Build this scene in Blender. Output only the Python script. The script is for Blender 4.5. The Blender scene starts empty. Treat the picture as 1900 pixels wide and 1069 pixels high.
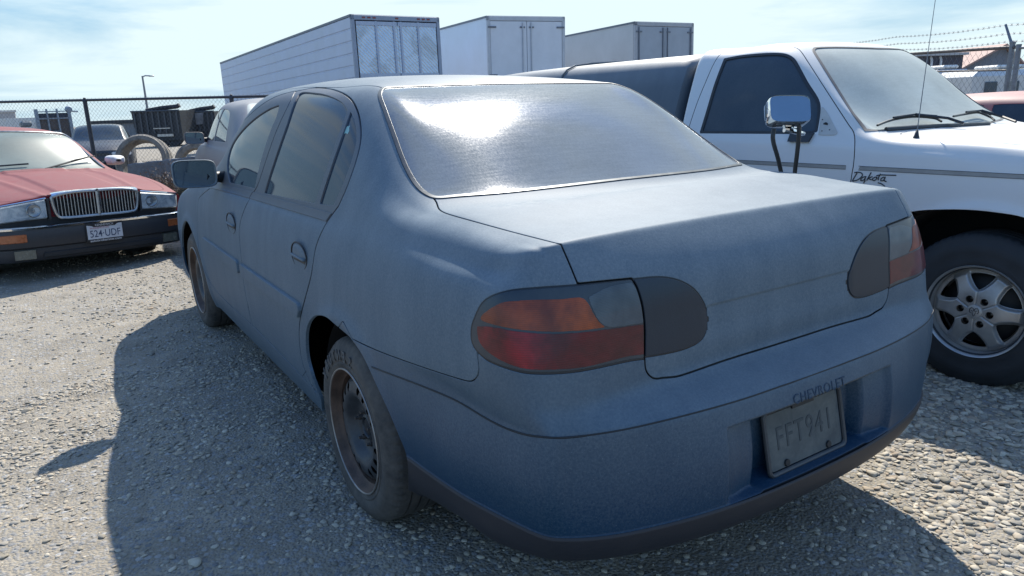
import bpy, bmesh, math, random
import numpy as np
from mathutils import Vector, Matrix
from mathutils.bvhtree import BVHTree

# ------------------------------------------------------------------ camera, sky, sun, exposure
SC = bpy.context.scene
COL = SC.collection
PW, PH = 1900.0, 1069.0                      # size of the photograph the measurements come from
CAM = np.array([-1.58946, -1.01145, 1.34354])
YAW, PITCH, ROLL, FPX = 0.568308, -0.253230, -0.0334444, 1340.225
_cy, _sy, _cp, _sp = math.cos(YAW), math.sin(YAW), math.cos(PITCH), math.sin(PITCH)
_f = np.array([_sy*_cp, _cy*_cp, _sp]); _r0 = np.array([_cy, -_sy, 0.0]); _u0 = np.cross(_r0, _f)
_cr, _sr = math.cos(ROLL), math.sin(ROLL)
_r = _r0*_cr+_u0*_sr; _u = _u0*_cr-_r0*_sr
cam_data = bpy.data.cameras.new('camera'); cam = bpy.data.objects.new('camera', cam_data); COL.objects.link(cam)
cam_data.sensor_width = 36.0; cam_data.lens = FPX/PW*36.0; cam_data.clip_start = 0.05; cam_data.clip_end = 3000
cam.matrix_world = Matrix([[_r[0], _u[0], -_f[0], CAM[0]], [_r[1], _u[1], -_f[1], CAM[1]], [_r[2], _u[2], -_f[2], CAM[2]], [0, 0, 0, 1]])
SC.camera = cam

SUN_AZ, SUN_EL = math.radians(43.0), math.radians(44.5)      # azimuth from +y towards +x
world = bpy.data.worlds.new('World'); SC.world = world; world.use_nodes = True
_wn = world.node_tree.nodes; _wl = world.node_tree.links; _wn.clear()
_sky = _wn.new('ShaderNodeTexSky'); _sky.sky_type = 'NISHITA'; _sky.sun_disc = False
_sky.sun_elevation = SUN_EL; _sky.sun_rotation = SUN_AZ; _sky.air_density = 1.15; _sky.dust_density = 0.25; _sky.ozone_density = 2.2; _sky.altitude = 200
_tc = _wn.new('ShaderNodeTexCoord'); _mp = _wn.new('ShaderNodeMapping'); _mp.inputs['Scale'].default_value = (1.3, 1.3, 9.0); _mp.inputs['Rotation'].default_value = (0.10, 0.05, 0.5)
_nz = _wn.new('ShaderNodeTexNoise'); _nz.inputs['Scale'].default_value = 1.7; _nz.inputs['Detail'].default_value = 9; _nz.inputs['Roughness'].default_value = 0.58; _nz.inputs['Distortion'].default_value = 0.4
_rp = _wn.new('ShaderNodeValToRGB'); _rp.color_ramp.elements[0].position = 0.53; _rp.color_ramp.elements[1].position = 0.76
_rp.color_ramp.elements[0].color = (0, 0, 0, 1); _rp.color_ramp.elements[1].color = (0.92, 0.92, 0.92, 1)
_mx = _wn.new('ShaderNodeMix'); _mx.data_type = 'RGBA'; _mx.inputs[7].default_value = (3.5, 4.15, 4.3, 1)
_bg = _wn.new('ShaderNodeBackground'); _bg.inputs['Strength'].default_value = 0.15; _wo = _wn.new('ShaderNodeOutputWorld')
_wl.new(_tc.outputs['Generated'], _mp.inputs['Vector']); _wl.new(_mp.outputs[0], _nz.inputs['Vector']); _dp = _wn.new('ShaderNodeVectorMath'); _dp.operation = 'DOT_PRODUCT'; _dp.inputs[1].default_value = (0.80, 0.60, 0.0); _wl.new(_tc.outputs['Generated'], _dp.inputs[0])
_ma = _wn.new('ShaderNodeMath'); _ma.operation = 'MULTIPLY_ADD'; _ma.inputs[1].default_value = 0.30; _wl.new(_dp.outputs['Value'], _ma.inputs[0]); _wl.new(_nz.outputs['Fac'], _ma.inputs[2]); _wl.new(_ma.outputs[0], _rp.inputs[0])
_wl.new(_rp.outputs[0], _mx.inputs[0]); _hz = _wn.new('ShaderNodeMix'); _hz.data_type = 'RGBA'; _hz.inputs[7].default_value = (1.75, 2.65, 3.3, 1); _sp = _wn.new('ShaderNodeSeparateXYZ'); _mr = _wn.new('ShaderNodeMapRange')
_mr.interpolation_type = 'SMOOTHSTEP'; _mr.inputs[1].default_value = 0.0; _mr.inputs[2].default_value = 0.70; _mr.inputs[3].default_value = 1.0; _mr.inputs[4].default_value = 0.0
_wl.new(_tc.outputs['Generated'], _sp.inputs[0]); _wl.new(_sp.outputs[2], _mr.inputs[0]); _wl.new(_mr.outputs[0], _hz.inputs[0]); _ti = _wn.new('ShaderNodeMix'); _ti.data_type = 'RGBA'; _ti.blend_type = 'MULTIPLY'; _ti.inputs[0].default_value = 1.0; _ti.inputs[7].default_value = (0.74, 0.92, 1.12, 1); _wl.new(_sky.outputs[0], _ti.inputs[6]); _wl.new(_ti.outputs[2], _hz.inputs[6]); _wl.new(_hz.outputs[2], _mx.inputs[6]); _wl.new(_mx.outputs[2], _bg.inputs[0]); _wl.new(_bg.outputs[0], _wo.inputs[0])
sd = bpy.data.lights.new('sun', 'SUN'); sd.energy = 4.9; sd.angle = math.radians(0.5); sd.color = (1.0, 0.94, 0.84)
so = bpy.data.objects.new('sun', sd); COL.objects.link(so)
_sdv = Vector((math.sin(SUN_AZ)*math.cos(SUN_EL), math.cos(SUN_AZ)*math.cos(SUN_EL), math.sin(SUN_EL)))
so.rotation_euler = _sdv.to_track_quat('Z', 'Y').to_euler(); so.location = (5, 5, 12)
SC.view_settings.view_transform = 'Standard'; SC.view_settings.look = 'None'; SC.view_settings.exposure = 0.72; SC.view_settings.gamma = 1.0
SC.cycles.max_bounces = 6; SC.cycles.diffuse_bounces = 3; SC.cycles.glossy_bounces = 3; SC.cycles.transmission_bounces = 4; SC.cycles.transparent_max_bounces = 12
SC.cycles.sample_clamp_indirect = 6.0

# ------------------------------------------------------------------ measuring: photo pixel -> ray
def ray(px, py):
    d = _f+_r*(px-PW/2)/FPX-_u*(py-PH/2)/FPX
    return d/np.linalg.norm(d)
def lift(px, py, ax, val):
    d = ray(px, py); i = 'xyz'.index(ax)
    return CAM+d*(val-CAM[i])/d[i]
def liftd(px, py, depth):
    return CAM+(_f+_r*(px-PW/2)/FPX-_u*(py-PH/2)/FPX)*depth
def proj(Q):
    d = np.atleast_2d(Q)-CAM; z = d@_f; z = np.where(np.abs(z) < 1e-6, 1e-6, z)
    return np.stack([PW/2+FPX*(d@_r)/z, PH/2-FPX*(d@_u)/z], -1)

# ------------------------------------------------------------------ materials
MATS = {}
class NB:
    def __init__(s, name):
        s.m = bpy.data.materials.new(name); s.m.use_nodes = True; s.t = s.m.node_tree; s.n = s.t.nodes; s.l = s.t.links
        s.n.clear(); s.out = s.n.new('ShaderNodeOutputMaterial'); s.b = s.n.new('ShaderNodeBsdfPrincipled'); s.l.new(s.b.outputs[0], s.out.inputs[0])
        s.tc = s.n.new('ShaderNodeTexCoord'); s.geo = s.n.new('ShaderNodeNewGeometry')
    def set(s, sock, v):
        i = s.b.inputs[sock]
        if hasattr(v, 'is_linked') or isinstance(v, bpy.types.NodeSocket): s.l.new(v, i)
        else: i.default_value = (tuple(v)+(1,) if isinstance(v, tuple) and len(v) == 3 else v)
        return s
    def noise(s, scale, detail=5, rough=0.55, dist=0.0, vec=None, stretch=None):
        x = s.n.new('ShaderNodeTexNoise'); x.inputs['Scale'].default_value = scale; x.inputs['Detail'].default_value = detail
        x.inputs['Roughness'].default_value = rough; x.inputs['Distortion'].default_value = dist
        v = vec or s.tc.outputs['Object']
        if stretch:
            mp = s.n.new('ShaderNodeMapping'); mp.inputs['Scale'].default_value = stretch; s.l.new(v, mp.inputs['Vector']); v = mp.outputs[0]
        s.l.new(v, x.inputs['Vector']); return x.outputs['Fac']
    def vor(s, scale, out='Distance', feature='F1', vec=None, rnd=1.0):
        x = s.n.new('ShaderNodeTexVoronoi'); x.feature = feature; x.inputs['Scale'].default_value = scale; x.inputs['Randomness'].default_value = rnd
        s.l.new(vec or s.tc.outputs['Object'], x.inputs['Vector']); return x.outputs[out]
    def ramp(s, fac, stops):
        x = s.n.new('ShaderNodeValToRGB'); e = x.color_ramp.elements
        while len(e) < len(stops): e.new(0.5)
        for k, (p, c) in enumerate(stops):
            e[k].position = p; c = (c, c, c) if not isinstance(c, tuple) else c; e[k].color = c+(1,)
        s.l.new(fac, x.inputs[0]); return x.outputs[0]
    def mix(s, fac, a, b, mode='MIX'):
        x = s.n.new('ShaderNodeMix'); x.data_type = 'RGBA'; x.blend_type = mode
        for i, v in ((0, fac), (6, a), (7, b)):
            if isinstance(v, bpy.types.NodeSocket): s.l.new(v, x.inputs[i])
            elif i == 0: x.inputs[0].default_value = v
            else: x.inputs[i].default_value = (v+(1,) if len(v) == 3 else v)
        return x.outputs[2]
    def math(s, op, a, b=0.0, clamp=False):
        x = s.n.new('ShaderNodeMath'); x.operation = op; x.use_clamp = clamp
        for i, v in ((0, a), (1, b)):
            if isinstance(v, bpy.types.NodeSocket): s.l.new(v, x.inputs[i])
            else: x.inputs[i].default_value = v
        return x.outputs[0]
    def sep(s, vec):
        x = s.n.new('ShaderNodeSeparateXYZ'); s.l.new(vec, x.inputs[0]); return x.outputs
    def mapr(s, v, a, b, c=0.0, d=1.0):
        x = s.n.new('ShaderNodeMapRange'); s.l.new(v, x.inputs[0])
        for i, q in enumerate((a, b, c, d)): x.inputs[i+1].default_value = q
        return x.outputs[0]
    def bump(s, h, strength=0.3, dist=0.01, nrm=None):
        x = s.n.new('ShaderNodeBump'); x.inputs['Strength'].default_value = strength; x.inputs['Distance'].default_value = dist
        s.l.new(h, x.inputs['Height'])
        if nrm: s.l.new(nrm, x.inputs['Normal'])
        s.l.new(x.outputs[0], s.b.inputs['Normal']); return x.outputs[0]

def simple(name, col, rough=0.5, metal=0.0, var=0.15, scale=12, bump=0.0, coat=0.0, spec=0.5):
    if name in MATS: return MATS[name]
    n = NB(name); f = n.noise(scale, 6, 0.6)
    a = tuple(c*(1-var) for c in col); b = tuple(min(1, c*(1+var)) for c in col)
    n.set('Base Color', n.ramp(f, [(0.3, a), (0.7, b)])); n.set('Metallic', metal); n.set('Specular IOR Level', spec)
    n.set('Roughness', n.mapr(f, 0.3, 0.7, max(0, rough-0.06), min(1, rough+0.06)))
    if coat: n.set('Coat Weight', coat)
    if bump: n.bump(n.noise(scale*8, 4), bump, 0.004)
    MATS[name] = n.m; return n.m

def dusty_paint(name, paint, dust, base=0.35, top=0.95, rough=0.45, dust_rough=0.6, speck=0.10, lowclean=None, coat=0.0, spec=0.4, metal=0.0, grime=(0.16, 0.14, 0.12)):
    """car paint with a film of settled dust: more where the panel faces up, drips and wiped patches"""
    if name in MATS: return MATS[name]
    n = NB(name)
    nz = n.sep(n.geo.outputs['Normal'])[2]
    up = n.mapr(nz, 0.05, 0.75, base, top)
    big = n.noise(2.3, 7, 0.62, 0.3); st = n.noise(4.0, 6, 0.6, 0.0, None, (3.0, 3.0, 0.45)); fine = n.noise(170, 4, 0.7)
    d = n.math('MULTIPLY', up, n.mapr(big, 0.25, 0.75, 0.86, 1.08), True)
    d = n.math('MULTIPLY', d, n.mapr(st, 0.3, 0.7, 0.85, 1.1), True)
    if lowclean:                       # the flexible bumper skin keeps less dust than the steel panels
        z = n.sep(n.tc.outputs['Object'])[2]
        d = n.math('MULTIPLY', d, n.mapr(z, lowclean[0], lowclean[1], lowclean[2], 1.0), True)
    d = n.math('ADD', d, n.mapr(fine, 0.35, 0.75, -speck, speck), True)
    c = n.mix(d, paint, dust)
    sp = n.math('GREATER_THAN', n.noise(420, 2, 0.5), 0.73)
    c = n.mix(n.math('MULTIPLY', sp, 0.35), c, tuple(min(1, v*1.9) for v in dust))
    n.set('Base Color', c); n.set('Roughness', n.math('ADD', n.math('MULTIPLY', d, dust_rough-rough), rough, True))
    n.set('Coat Weight', coat); n.set('Coat Roughness', 0.2); n.set('Specular IOR Level', spec); n.set('Metallic', metal)
    n.bump(n.math('ADD', n.noise(260, 3, 0.6), n.math('MULTIPLY', n.noise(9, 3), 0.5)), 0.10, 0.003)
    MATS[name] = n.m; return n.m

# ------------------------------------------------------------------ object helpers
def link(o, parent=None):
    COL.objects.link(o)
    if parent is not None: o.parent = parent
    return o
def thing(name, label, cat, loc=(0, 0, 0), rotz=0.0, group=None):
    o = bpy.data.objects.new(name, None); o.empty_display_size = 0.2; link(o)
    o.location = loc; o.rotation_euler = (0, 0, rotz); o['label'] = label; o['category'] = cat
    if group: o['group'] = group
    return o
def tag(o, label, cat, group=None):
    o['label'] = label; o['category'] = cat
    if group: o['group'] = group
    return o
def kind(o, k): o['kind'] = k; return o

class MB:
    """collects simple solids into one mesh"""
    def __init__(s): s.v = []; s.f = []; s.sm = []
    def add(s, v, f, smooth=False):
        b = len(s.v); s.v += [tuple(map(float, p)) for p in v]; s.f += [tuple(b+i for i in q) for q in f]; s.sm += [smooth]*len(f)
    def box(s, c, d, R=None, bev=0.0):
        hx, hy, hz = d[0]/2, d[1]/2, d[2]/2
        if bev > 0:
            b = min(bev, hx*.9, hy*.9, hz*.9); P = []
            for sx in (-1, 1):
                for sy in (-1, 1):
                    for sz in (-1, 1): P += [(sx*(hx-b), sy*(hy-b), sz*hz), (sx*(hx-b), sy*hy, sz*(hz-b)), (sx*hx, sy*(hy-b), sz*(hz-b))]
            bm = bmesh.new(); vs = [bm.verts.new(p) for p in P]; bmesh.ops.convex_hull(bm, input=vs)
            V = [v.co.copy() for v in bm.verts]; bm.verts.index_update(); Fc = [[v.index for v in f.verts] for f in bm.faces]; bm.free()
            V = np.array(V)
        else:
            V = np.array([(x, y, z) for x in (-hx, hx) for y in (-hy, hy) for z in (-hz, hz)], float)
            Fc = [(0, 1, 3, 2), (4, 6, 7, 5), (0, 4, 5, 1), (2, 3, 7, 6), (0, 2, 6, 4), (1, 5, 7, 3)]
        if R is not None: V = V@np.array(R).T
        s.add(V+np.array(c), Fc)
    def tube(s, pts, r, n=8, caps=True, closed=False):
        pts = np.array(pts, float); m = len(pts); rr = np.broadcast_to(np.array(r, float), (m,))
        T = np.gradient(pts, axis=0) if not closed else (np.roll(pts, -1, 0)-np.roll(pts, 1, 0))
        T /= np.linalg.norm(T, axis=1)[:, None]+1e-12
        a = np.array([0, 0, 1.0]) if abs(T[0][2]) < 0.9 else np.array([1.0, 0, 0]); V = []
        nrm = np.cross(T[0], a); nrm /= np.linalg.norm(nrm)
        for i in range(m):
            nrm = nrm-T[i]*(nrm@T[i]); nrm /= np.linalg.norm(nrm)+1e-12; b = np.cross(T[i], nrm)
            for k in range(n):
                t = 2*math.pi*k/n; V.append(pts[i]+rr[i]*(math.cos(t)*nrm+math.sin(t)*b))
        Fc = [(i*n+k, i*n+(k+1) % n, ((i+1) % m)*n+(k+1) % n, ((i+1) % m)*n+k) for i in range(m if closed else m-1) for k in range(n)]
        s.add(V, Fc, True)
        if caps and not closed: s.add([V[k] for k in range(n)], [tuple(range(n))[::-1]]); s.add([V[(m-1)*n+k] for k in range(n)], [tuple(range(n))])
    def lathe(s, prof, c, axis='x', n=48, smooth=True):
        """prof: (radius, offset along axis) closed or open"""
        V = []; m = len(prof); c = np.array(c, float)
        for k in range(n):
            t = 2*math.pi*k/n; cc, ss = math.cos(t), math.sin(t)
            for (r, h) in prof:
                V.append({'x': (h, r*cc, r*ss), 'y': (r*cc, h, r*ss), 'z': (r*cc, r*ss, h)}[axis])
        Fc = [(k*m+i, k*m+i+1, ((k+1) % n)*m+i+1, ((k+1) % n)*m+i) for k in range(n) for i in range(m-1)]
        s.add(np.array(V)+c, Fc, smooth)
    def prism(s, poly, axis, a, b):
        """polygon (2-D) extruded along axis between a and b"""
        n = len(poly); P = []
        for h in (a, b):
            for (p, q) in poly: P.append({'x': (h, p, q), 'y': (p, h, q), 'z': (p, q, h)}[axis])
        s.add(P, [tuple(range(n))[::-1], tuple(range(n, 2*n))]+[(i, (i+1) % n, n+(i+1) % n, n+i) for i in range(n)])
    def quad(s, a, b, c, d): s.add([a, b, c, d], [(0, 1, 2, 3)])
    def build(s, name, mat, parent=None, fixn=True, M=None):
        me = bpy.data.meshes.new(name); V = np.array(s.v)
        if M is not None: V = V@np.array(M)[:3, :3].T+np.array(M)[:3, 3]
        me.from_pydata([tuple(p) for p in V], [], s.f); me.polygons.foreach_set('use_smooth', s.sm)
        if fixn:
            bm = bmesh.new(); bm.from_mesh(me); bmesh.ops.recalc_face_normals(bm, faces=bm.faces); bm.to_mesh(me); bm.free()
        if any(s.sm):
            try: me.set_sharp_from_angle(angle=math.radians(38))
            except Exception: pass
        o = bpy.data.objects.new(name, me); me.materials.append(mat); return link(o, parent)
def Rz(a): c, s_ = math.cos(a), math.sin(a); return [[c, -s_, 0], [s_, c, 0], [0, 0, 1]]
def text_obj(name, body, size, mat, parent, M, extrude=0.0015, shear=0.0, offset=0.0, spacing=1.0, sx=1.0):
    cu = bpy.data.curves.new(name, 'FONT'); cu.body = body; cu.size = size; cu.extrude = extrude; cu.shear = shear; cu.offset = offset
    cu.align_x = 'CENTER'; cu.align_y = 'CENTER'; cu.space_character = spacing
    t = bpy.data.objects.new(name+'_t', cu); COL.objects.link(t); dg = bpy.context.evaluated_depsgraph_get()
    me = bpy.data.meshes.new_from_object(t.evaluated_get(dg)); bpy.data.objects.remove(t); bpy.data.curves.remove(cu)
    me.transform(Matrix(M)@Matrix.Diagonal((sx, 1, 1, 1))); me.name = name; me.materials.clear(); me.materials.append(mat)
    o = bpy.data.objects.new(name, me); return link(o, parent)
def frame(o, xa, ya):
    """matrix whose local x,y are the given world directions"""
    x = Vector(xa).normalized(); z = x.cross(Vector(ya)).normalized(); y = z.cross(x)
    return Matrix(((x.x, y.x, z.x, o[0]), (x.y, y.y, z.y, o[1]), (x.z, y.z, z.z, o[2]), (0, 0, 0, 1)))

# ------------------------------------------------------------------ sheet-metal shells: cage -> smooth surface -> cut into panels
def _subsurf(V, Fc, cr, lvl):
    me = bpy.data.meshes.new('tmp'); me.from_pydata([tuple(v) for v in V], [], Fc); me.update()
    if cr:
        at = me.attributes.new('crease_edge', 'FLOAT', 'EDGE'); vals = np.zeros(len(me.edges))
        for i, e in enumerate(me.edges):
            k = (min(e.vertices), max(e.vertices))
            if k in cr: vals[i] = cr[k]
        at.data.foreach_set('value', vals)
    o = bpy.data.objects.new('tmp', me); COL.objects.link(o); md = o.modifiers.new('s', 'SUBSURF'); md.levels = lvl; md.render_levels = lvl; md.boundary_smooth = 'PRESERVE_CORNERS'
    dg = bpy.context.evaluated_depsgraph_get(); ev = o.evaluated_get(dg); m2 = ev.to_mesh()
    n = len(m2.vertices); co = np.empty(n*3); m2.vertices.foreach_get('co', co); nf = len(m2.polygons); fi = np.empty(nf*4, int)
    m2.polygons.foreach_get('vertices', fi); ev.to_mesh_clear(); bpy.data.objects.remove(o); bpy.data.meshes.remove(me)
    return co.reshape(-1, 3), fi.reshape(-1, 4)
class Shell:
    """half body (x<=0 side) as a triangle mesh with vertex normals"""
    def __init__(s, V, T, N=None):
        s.V = V; s.T = T; s.N = N if N is not None else s.normals()
    def normals(s):
        V, T = s.V, s.T; n = np.cross(V[T[:, 1]]-V[T[:, 0]], V[T[:, 2]]-V[T[:, 0]]); N = np.zeros_like(V)
        for k in range(3): np.add.at(N, T[:, k], n)
        return N/(np.linalg.norm(N, axis=1)[:, None]+1e-15)
    def bvh(s): return BVHTree.FromPolygons([Vector(v) for v in s.V], [tuple(t) for t in s.T])
    def clip(s, f):
        """part with f>=0"""
        V, T, N = s.V, s.T, s.N; f = np.where(np.abs(f) < 1e-7, 1e-7, f); ins = f > 0; cnt = ins[T].sum(1)
        keep = T[cnt == 3]; out = [keep]; newV = [V]; newN = [N]; base = len(V); cache = {}
        P = []; Q = []
        def cutv(a, b):
            nonlocal base
            key = (a, b) if a < b else (b, a)
            if key not in cache:
                cache[key] = base; base += 1; t = f[key[0]]/(f[key[0]]-f[key[1]]); P.append(V[key[0]]*(1-t)+V[key[1]]*t); Q.append(N[key[0]]*(1-t)+N[key[1]]*t)
            return cache[key]
        ex = []
        for tr in T[(cnt == 1) | (cnt == 2)]:
            m = ins[tr]
            if m.sum() == 1:
                k = int(np.argmax(m)); a, b, c = tr[k], tr[(k+1) % 3], tr[(k+2) % 3]; ex.append((a, cutv(a, b), cutv(a, c)))
            else:
                k = int(np.argmin(m)); a, b, c = tr[k], tr[(k+1) % 3], tr[(k+2) % 3]; ab = cutv(a, b); ac = cutv(a, c); ex.append((ab, b, c)); ex.append((ab, c, ac))
        if ex: out.append(np.array(ex)); newV.append(np.array(P)); newN.append(np.array(Q))
        V2 = np.concatenate(newV); N2 = np.concatenate(newN); T2 = np.concatenate(out) if out else T[:0]
        return Shell(V2, T2, N2).compact()
    def compact(s):
        used = np.unique(s.T); mp = -np.ones(len(s.V), int); mp[used] = np.arange(len(used))
        N = s.N[used]; N = N/(np.linalg.norm(N, axis=1)[:, None]+1e-15)
        return Shell(s.V[used], mp[s.T], N)
    def offset(s, d): return Shell(s.V+s.N*d, s.T, s.N)
    def mirror(s, join=True):
        M = np.array([-1, 1, 1.0])
        V2 = s.V*M; N2 = s.N*M; T2 = s.T[:, ::-1]+len(s.V)
        if not join: return Shell(V2, s.T[:, ::-1].copy(), N2)
        V = np.concatenate([s.V, V2]); N = np.concatenate([s.N, N2]); T = np.concatenate([s.T, T2])
        mid = np.where(np.abs(s.V[:, 0]) < 2e-4)[0]; mp = np.arange(len(V)); mp[mid+len(s.V)] = mid
        N[mid, 0] = 0; V[mid, 0] = 0
        return Shell(V, mp[T], N).compact()
    def build(s, name, mat, parent, rim=0.012, rnd=0.0015, M=None):
        V, T, N = s.V, s.T, s.N; dark0 = None
        if len(T) == 0: return None
        if rim > 0:
            E = np.concatenate([T[:, [0, 1]], T[:, [1, 2]], T[:, [2, 0]]]); key = E.min(1)*np.int64(len(V))+E.max(1)
            u, idx, c = np.unique(key, return_index=True, return_counts=True); B = E[idx[c == 1]]
            B = B[~((np.abs(V[B[:, 0], 0]) < 1e-6) & (np.abs(V[B[:, 1], 0]) < 1e-6))]
            bv = np.unique(B); mp = -np.ones(len(V), int)
            # outward-in-surface direction at the border, to round the edge a little
            e = V[B[:, 1]]-V[B[:, 0]]; o = np.cross(e, N[B[:, 0]]); o /= np.linalg.norm(o, axis=1)[:, None]+1e-12; O = np.zeros_like(V); np.add.at(O, B[:, 0], o); np.add.at(O, B[:, 1], o); O /= np.linalg.norm(O, axis=1)[:, None]+1e-12
            r1V = V[bv]+O[bv]*rnd-N[bv]*rnd; r1N = (O[bv]+N[bv]*0.35); r1N /= np.linalg.norm(r1N, axis=1)[:, None]+1e-12
            r2V = V[bv]+O[bv]*rnd-N[bv]*rim; n0 = len(V); nb = len(bv); mp[bv] = np.arange(nb)
            a, b = B[:, 0], B[:, 1]; a1, b1 = n0+mp[a], n0+mp[b]; a2, b2 = a1+nb, b1+nb
            T = np.concatenate([T, np.stack([b, a, a1], 1), np.stack([b, a1, b1], 1), np.stack([b1, a1, a2], 1), np.stack([b1, a2, b2], 1)]); dark0 = len(T)-2*len(B)
            V = np.concatenate([V, r1V, r2V]); N = np.concatenate([N, r1N, r1N])
        if M is not None: M_ = np.array(M); V = V@M_[:3, :3].T+M_[:3, 3]; N = N@M_[:3, :3].T
        me = bpy.data.meshes.new(name); me.vertices.add(len(V)); me.vertices.foreach_set('co', V.ravel())
        me.loops.add(len(T)*3); me.loops.foreach_set('vertex_index', T.ravel().astype(np.int32)); me.polygons.add(len(T))
        me.polygons.foreach_set('loop_start', np.arange(0, len(T)*3, 3, dtype=np.int32)); me.polygons.foreach_set('loop_total', np.full(len(T), 3, np.int32))
        me.update(); me.validate(); me.polygons.foreach_set('use_smooth', np.ones(len(me.polygons), bool))
        if len(me.vertices) == len(N): me.normals_split_custom_set_from_vertices([tuple(n) for n in N])
        me.materials.append(mat)
        if dark0 is not None and rim >= .012 and rnd == .0015:            # turned-in flange coloured black so panel gaps read as shade
            me.materials.append(simple('pit_black', (.012, .014, .018), .6)); mi = np.zeros(len(me.polygons), np.int32)
            if len(mi) == len(T): mi[dark0:] = 1; me.polygons.foreach_set('material_index', mi)
        o = bpy.data.objects.new(name, me); return link(o, parent)
def spline(P, closed=False, n=8, sharp=()):
    """Catmull-Rom through P; indices in sharp stay corners"""
    P = np.array(P, float); m = len(P); out = []
    for i in range(m if closed else m-1):
        p1 = P[i]; p2 = P[(i+1) % m]; p0 = P[(i-1) % m] if (closed or i > 0) else p1; p3 = P[(i+2) % m] if (closed or i+2 < m) else p2
        if i in sharp: p0 = p1
        if ((i+1) % m) in sharp: p3 = p2
        d1 = (p2-p0)/2; d2 = (p3-p1)/2; L = np.linalg.norm(p2-p1)
        for dd in (d1, d2):
            q = np.linalg.norm(dd)
            if q > L: dd *= L/q
        for k in range(n):
            t = k/n; h = (2*t**3-3*t*t+1, t**3-2*t*t+t, -2*t**3+3*t*t, t**3-t*t); out.append(h[0]*p1+h[1]*d1+h[2]*p2+h[3]*d2)
    if not closed: out.append(P[-1])
    return np.array(out)
def inpoly(P, poly):
    x, y = P[:, 0], P[:, 1]; c = np.zeros(len(P), bool); n = len(poly); j = n-1
    for i in range(n):
        xi, yi = poly[i]; xj, yj = poly[j]
        if abs(yj-yi) > 1e-12: c ^= ((yi > y) != (yj > y)) & (x < (xj-xi)*(y-yi)/(yj-yi)+xi)
        j = i
    return c
def segdist(P, A, B):
    d = np.full(len(P), 1e9)
    for a, b in zip(A, B):
        ab = b-a; L = ab@ab+1e-15; t = np.clip(((P-a)@ab)/L, 0, 1); q = P-a-t[:, None]*ab; d = np.minimum(d, np.einsum('ij,ij->i', q, q))
    return np.sqrt(d)
def box_cage(top, side, rear, front):
    """top[j][k], side[j][l], rear[k][l], front[k][l]: (w, y, z) with k=0 at the shoulder, last k on the centre line.
    rear[0]/front[0] are the corner columns (equal to side[0], side[-1])."""
    V = []; idx = {}
    def vid(key, p, sgn):
        if abs(p[0]) < 1e-9: sgn = 1
        kk = (key, sgn)
        if kk not in idx: idx[kk] = len(V); V.append((-sgn*p[0], p[1], p[2]))
        return idx[kk]
    nj, nk, nl = len(top), len(top[0]), len(side[0]); F = []
    def g(kind, a, b, s):
        if kind == 'T': return vid(('T', a, b), top[a][b], s)
        if kind == 'S':                     # side row b below shoulder at station a ; b=-1 is the shoulder
            return g('T', a, 0, s) if b < 0 else vid(('S', a, b), side[a][b], s)
        if kind == 'R':
            if b < 0: return g('T', 0, a, s)
            return g('S', 0, b, s) if a == 0 else vid(('R', a, b), rear[a][b], s)
        if kind == 'F':
            if b < 0: return g('T', nj-1, a, s)
            return g('S', nj-1, b, s) if a == 0 else vid(('F', a, b), front[a][b], s)
    for s in (1, -1):
        def q(*v): F.append(tuple(v) if s == 1 else tuple(v[::-1]))
        for j in range(nj-1):
            for k in range(nk-1): q(g('T', j, k, s), g('T', j, k+1, s), g('T', j+1, k+1, s), g('T', j+1, k, s))
            for l in range(-1, nl-1): q(g('S', j, l, s), g('S', j+1, l, s), g('S', j+1, l+1, s), g('S', j, l+1, s))
        for k in range(nk-1):
            for l in range(-1, nl-1):
                q(g('R', k, l, s), g('R', k, l+1, s), g('R', k+1, l+1, s), g('R', k+1, l, s))
                q(g('F', k, l, s), g('F', k+1, l, s), g('F', k+1, l+1, s), g('F', k, l+1, s))
    return V, F, g
def surface(V, F, cr, lvl, it=10):
    T = np.array(V, float); P = T.copy(); n = len(T)
    for _ in range(it):
        E, _f4 = _subsurf(P, F, cr, 1); P += (T-E[:n])*0.85
    C, Q = _subsurf(P, F, cr, lvl)
    h = C[Q][:, :, 0].max(1) <= 1e-4
    Q = Q[h]; T3 = np.concatenate([Q[:, [0, 1, 2]], Q[:, [0, 2, 3]]]); C[np.abs(C[:, 0]) < 1e-4, 0] = 0
    sh = Shell(C, T3); s2 = Shell(C, T3, sh.N).compact(); m = np.abs(s2.V[:, 0]) < 1e-4; s2.N[m, 0] = 0; s2.N /= np.linalg.norm(s2.N, axis=1)[:, None]
    return s2
class Cutter:
    def __init__(s, sh, M=None):
        s.full = sh.mirror(); s.bvh = s.full.bvh(); s.M = None if M is None else Matrix(M); s.I = None if M is None else s.M.inverted()
    def proj(s, Q):
        if s.M is not None: m = np.array(s.M); Q = Q@m[:3, :3].T+m[:3, 3]
        return proj(Q)
    def hit(s, px, py):
        r = Vector(ray(px, py)); o = Vector(CAM)
        if s.M is not None: o2 = s.I@o; r = (s.I@(o+r))-o2; o = o2
        loc, nrm, i, d = s.bvh.ray_cast(o, r)
        return None if loc is None else np.array(loc)
    def px(s, pts, closed=True, n=8, sharp=()):
        c = spline(pts, closed, n, sharp); P3 = [s.hit(*p) for p in c]; return c, P3
    def near(s, p):
        loc, nrm, i, d = s.bvh.find_nearest(Vector(p)); return np.array(loc)
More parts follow.
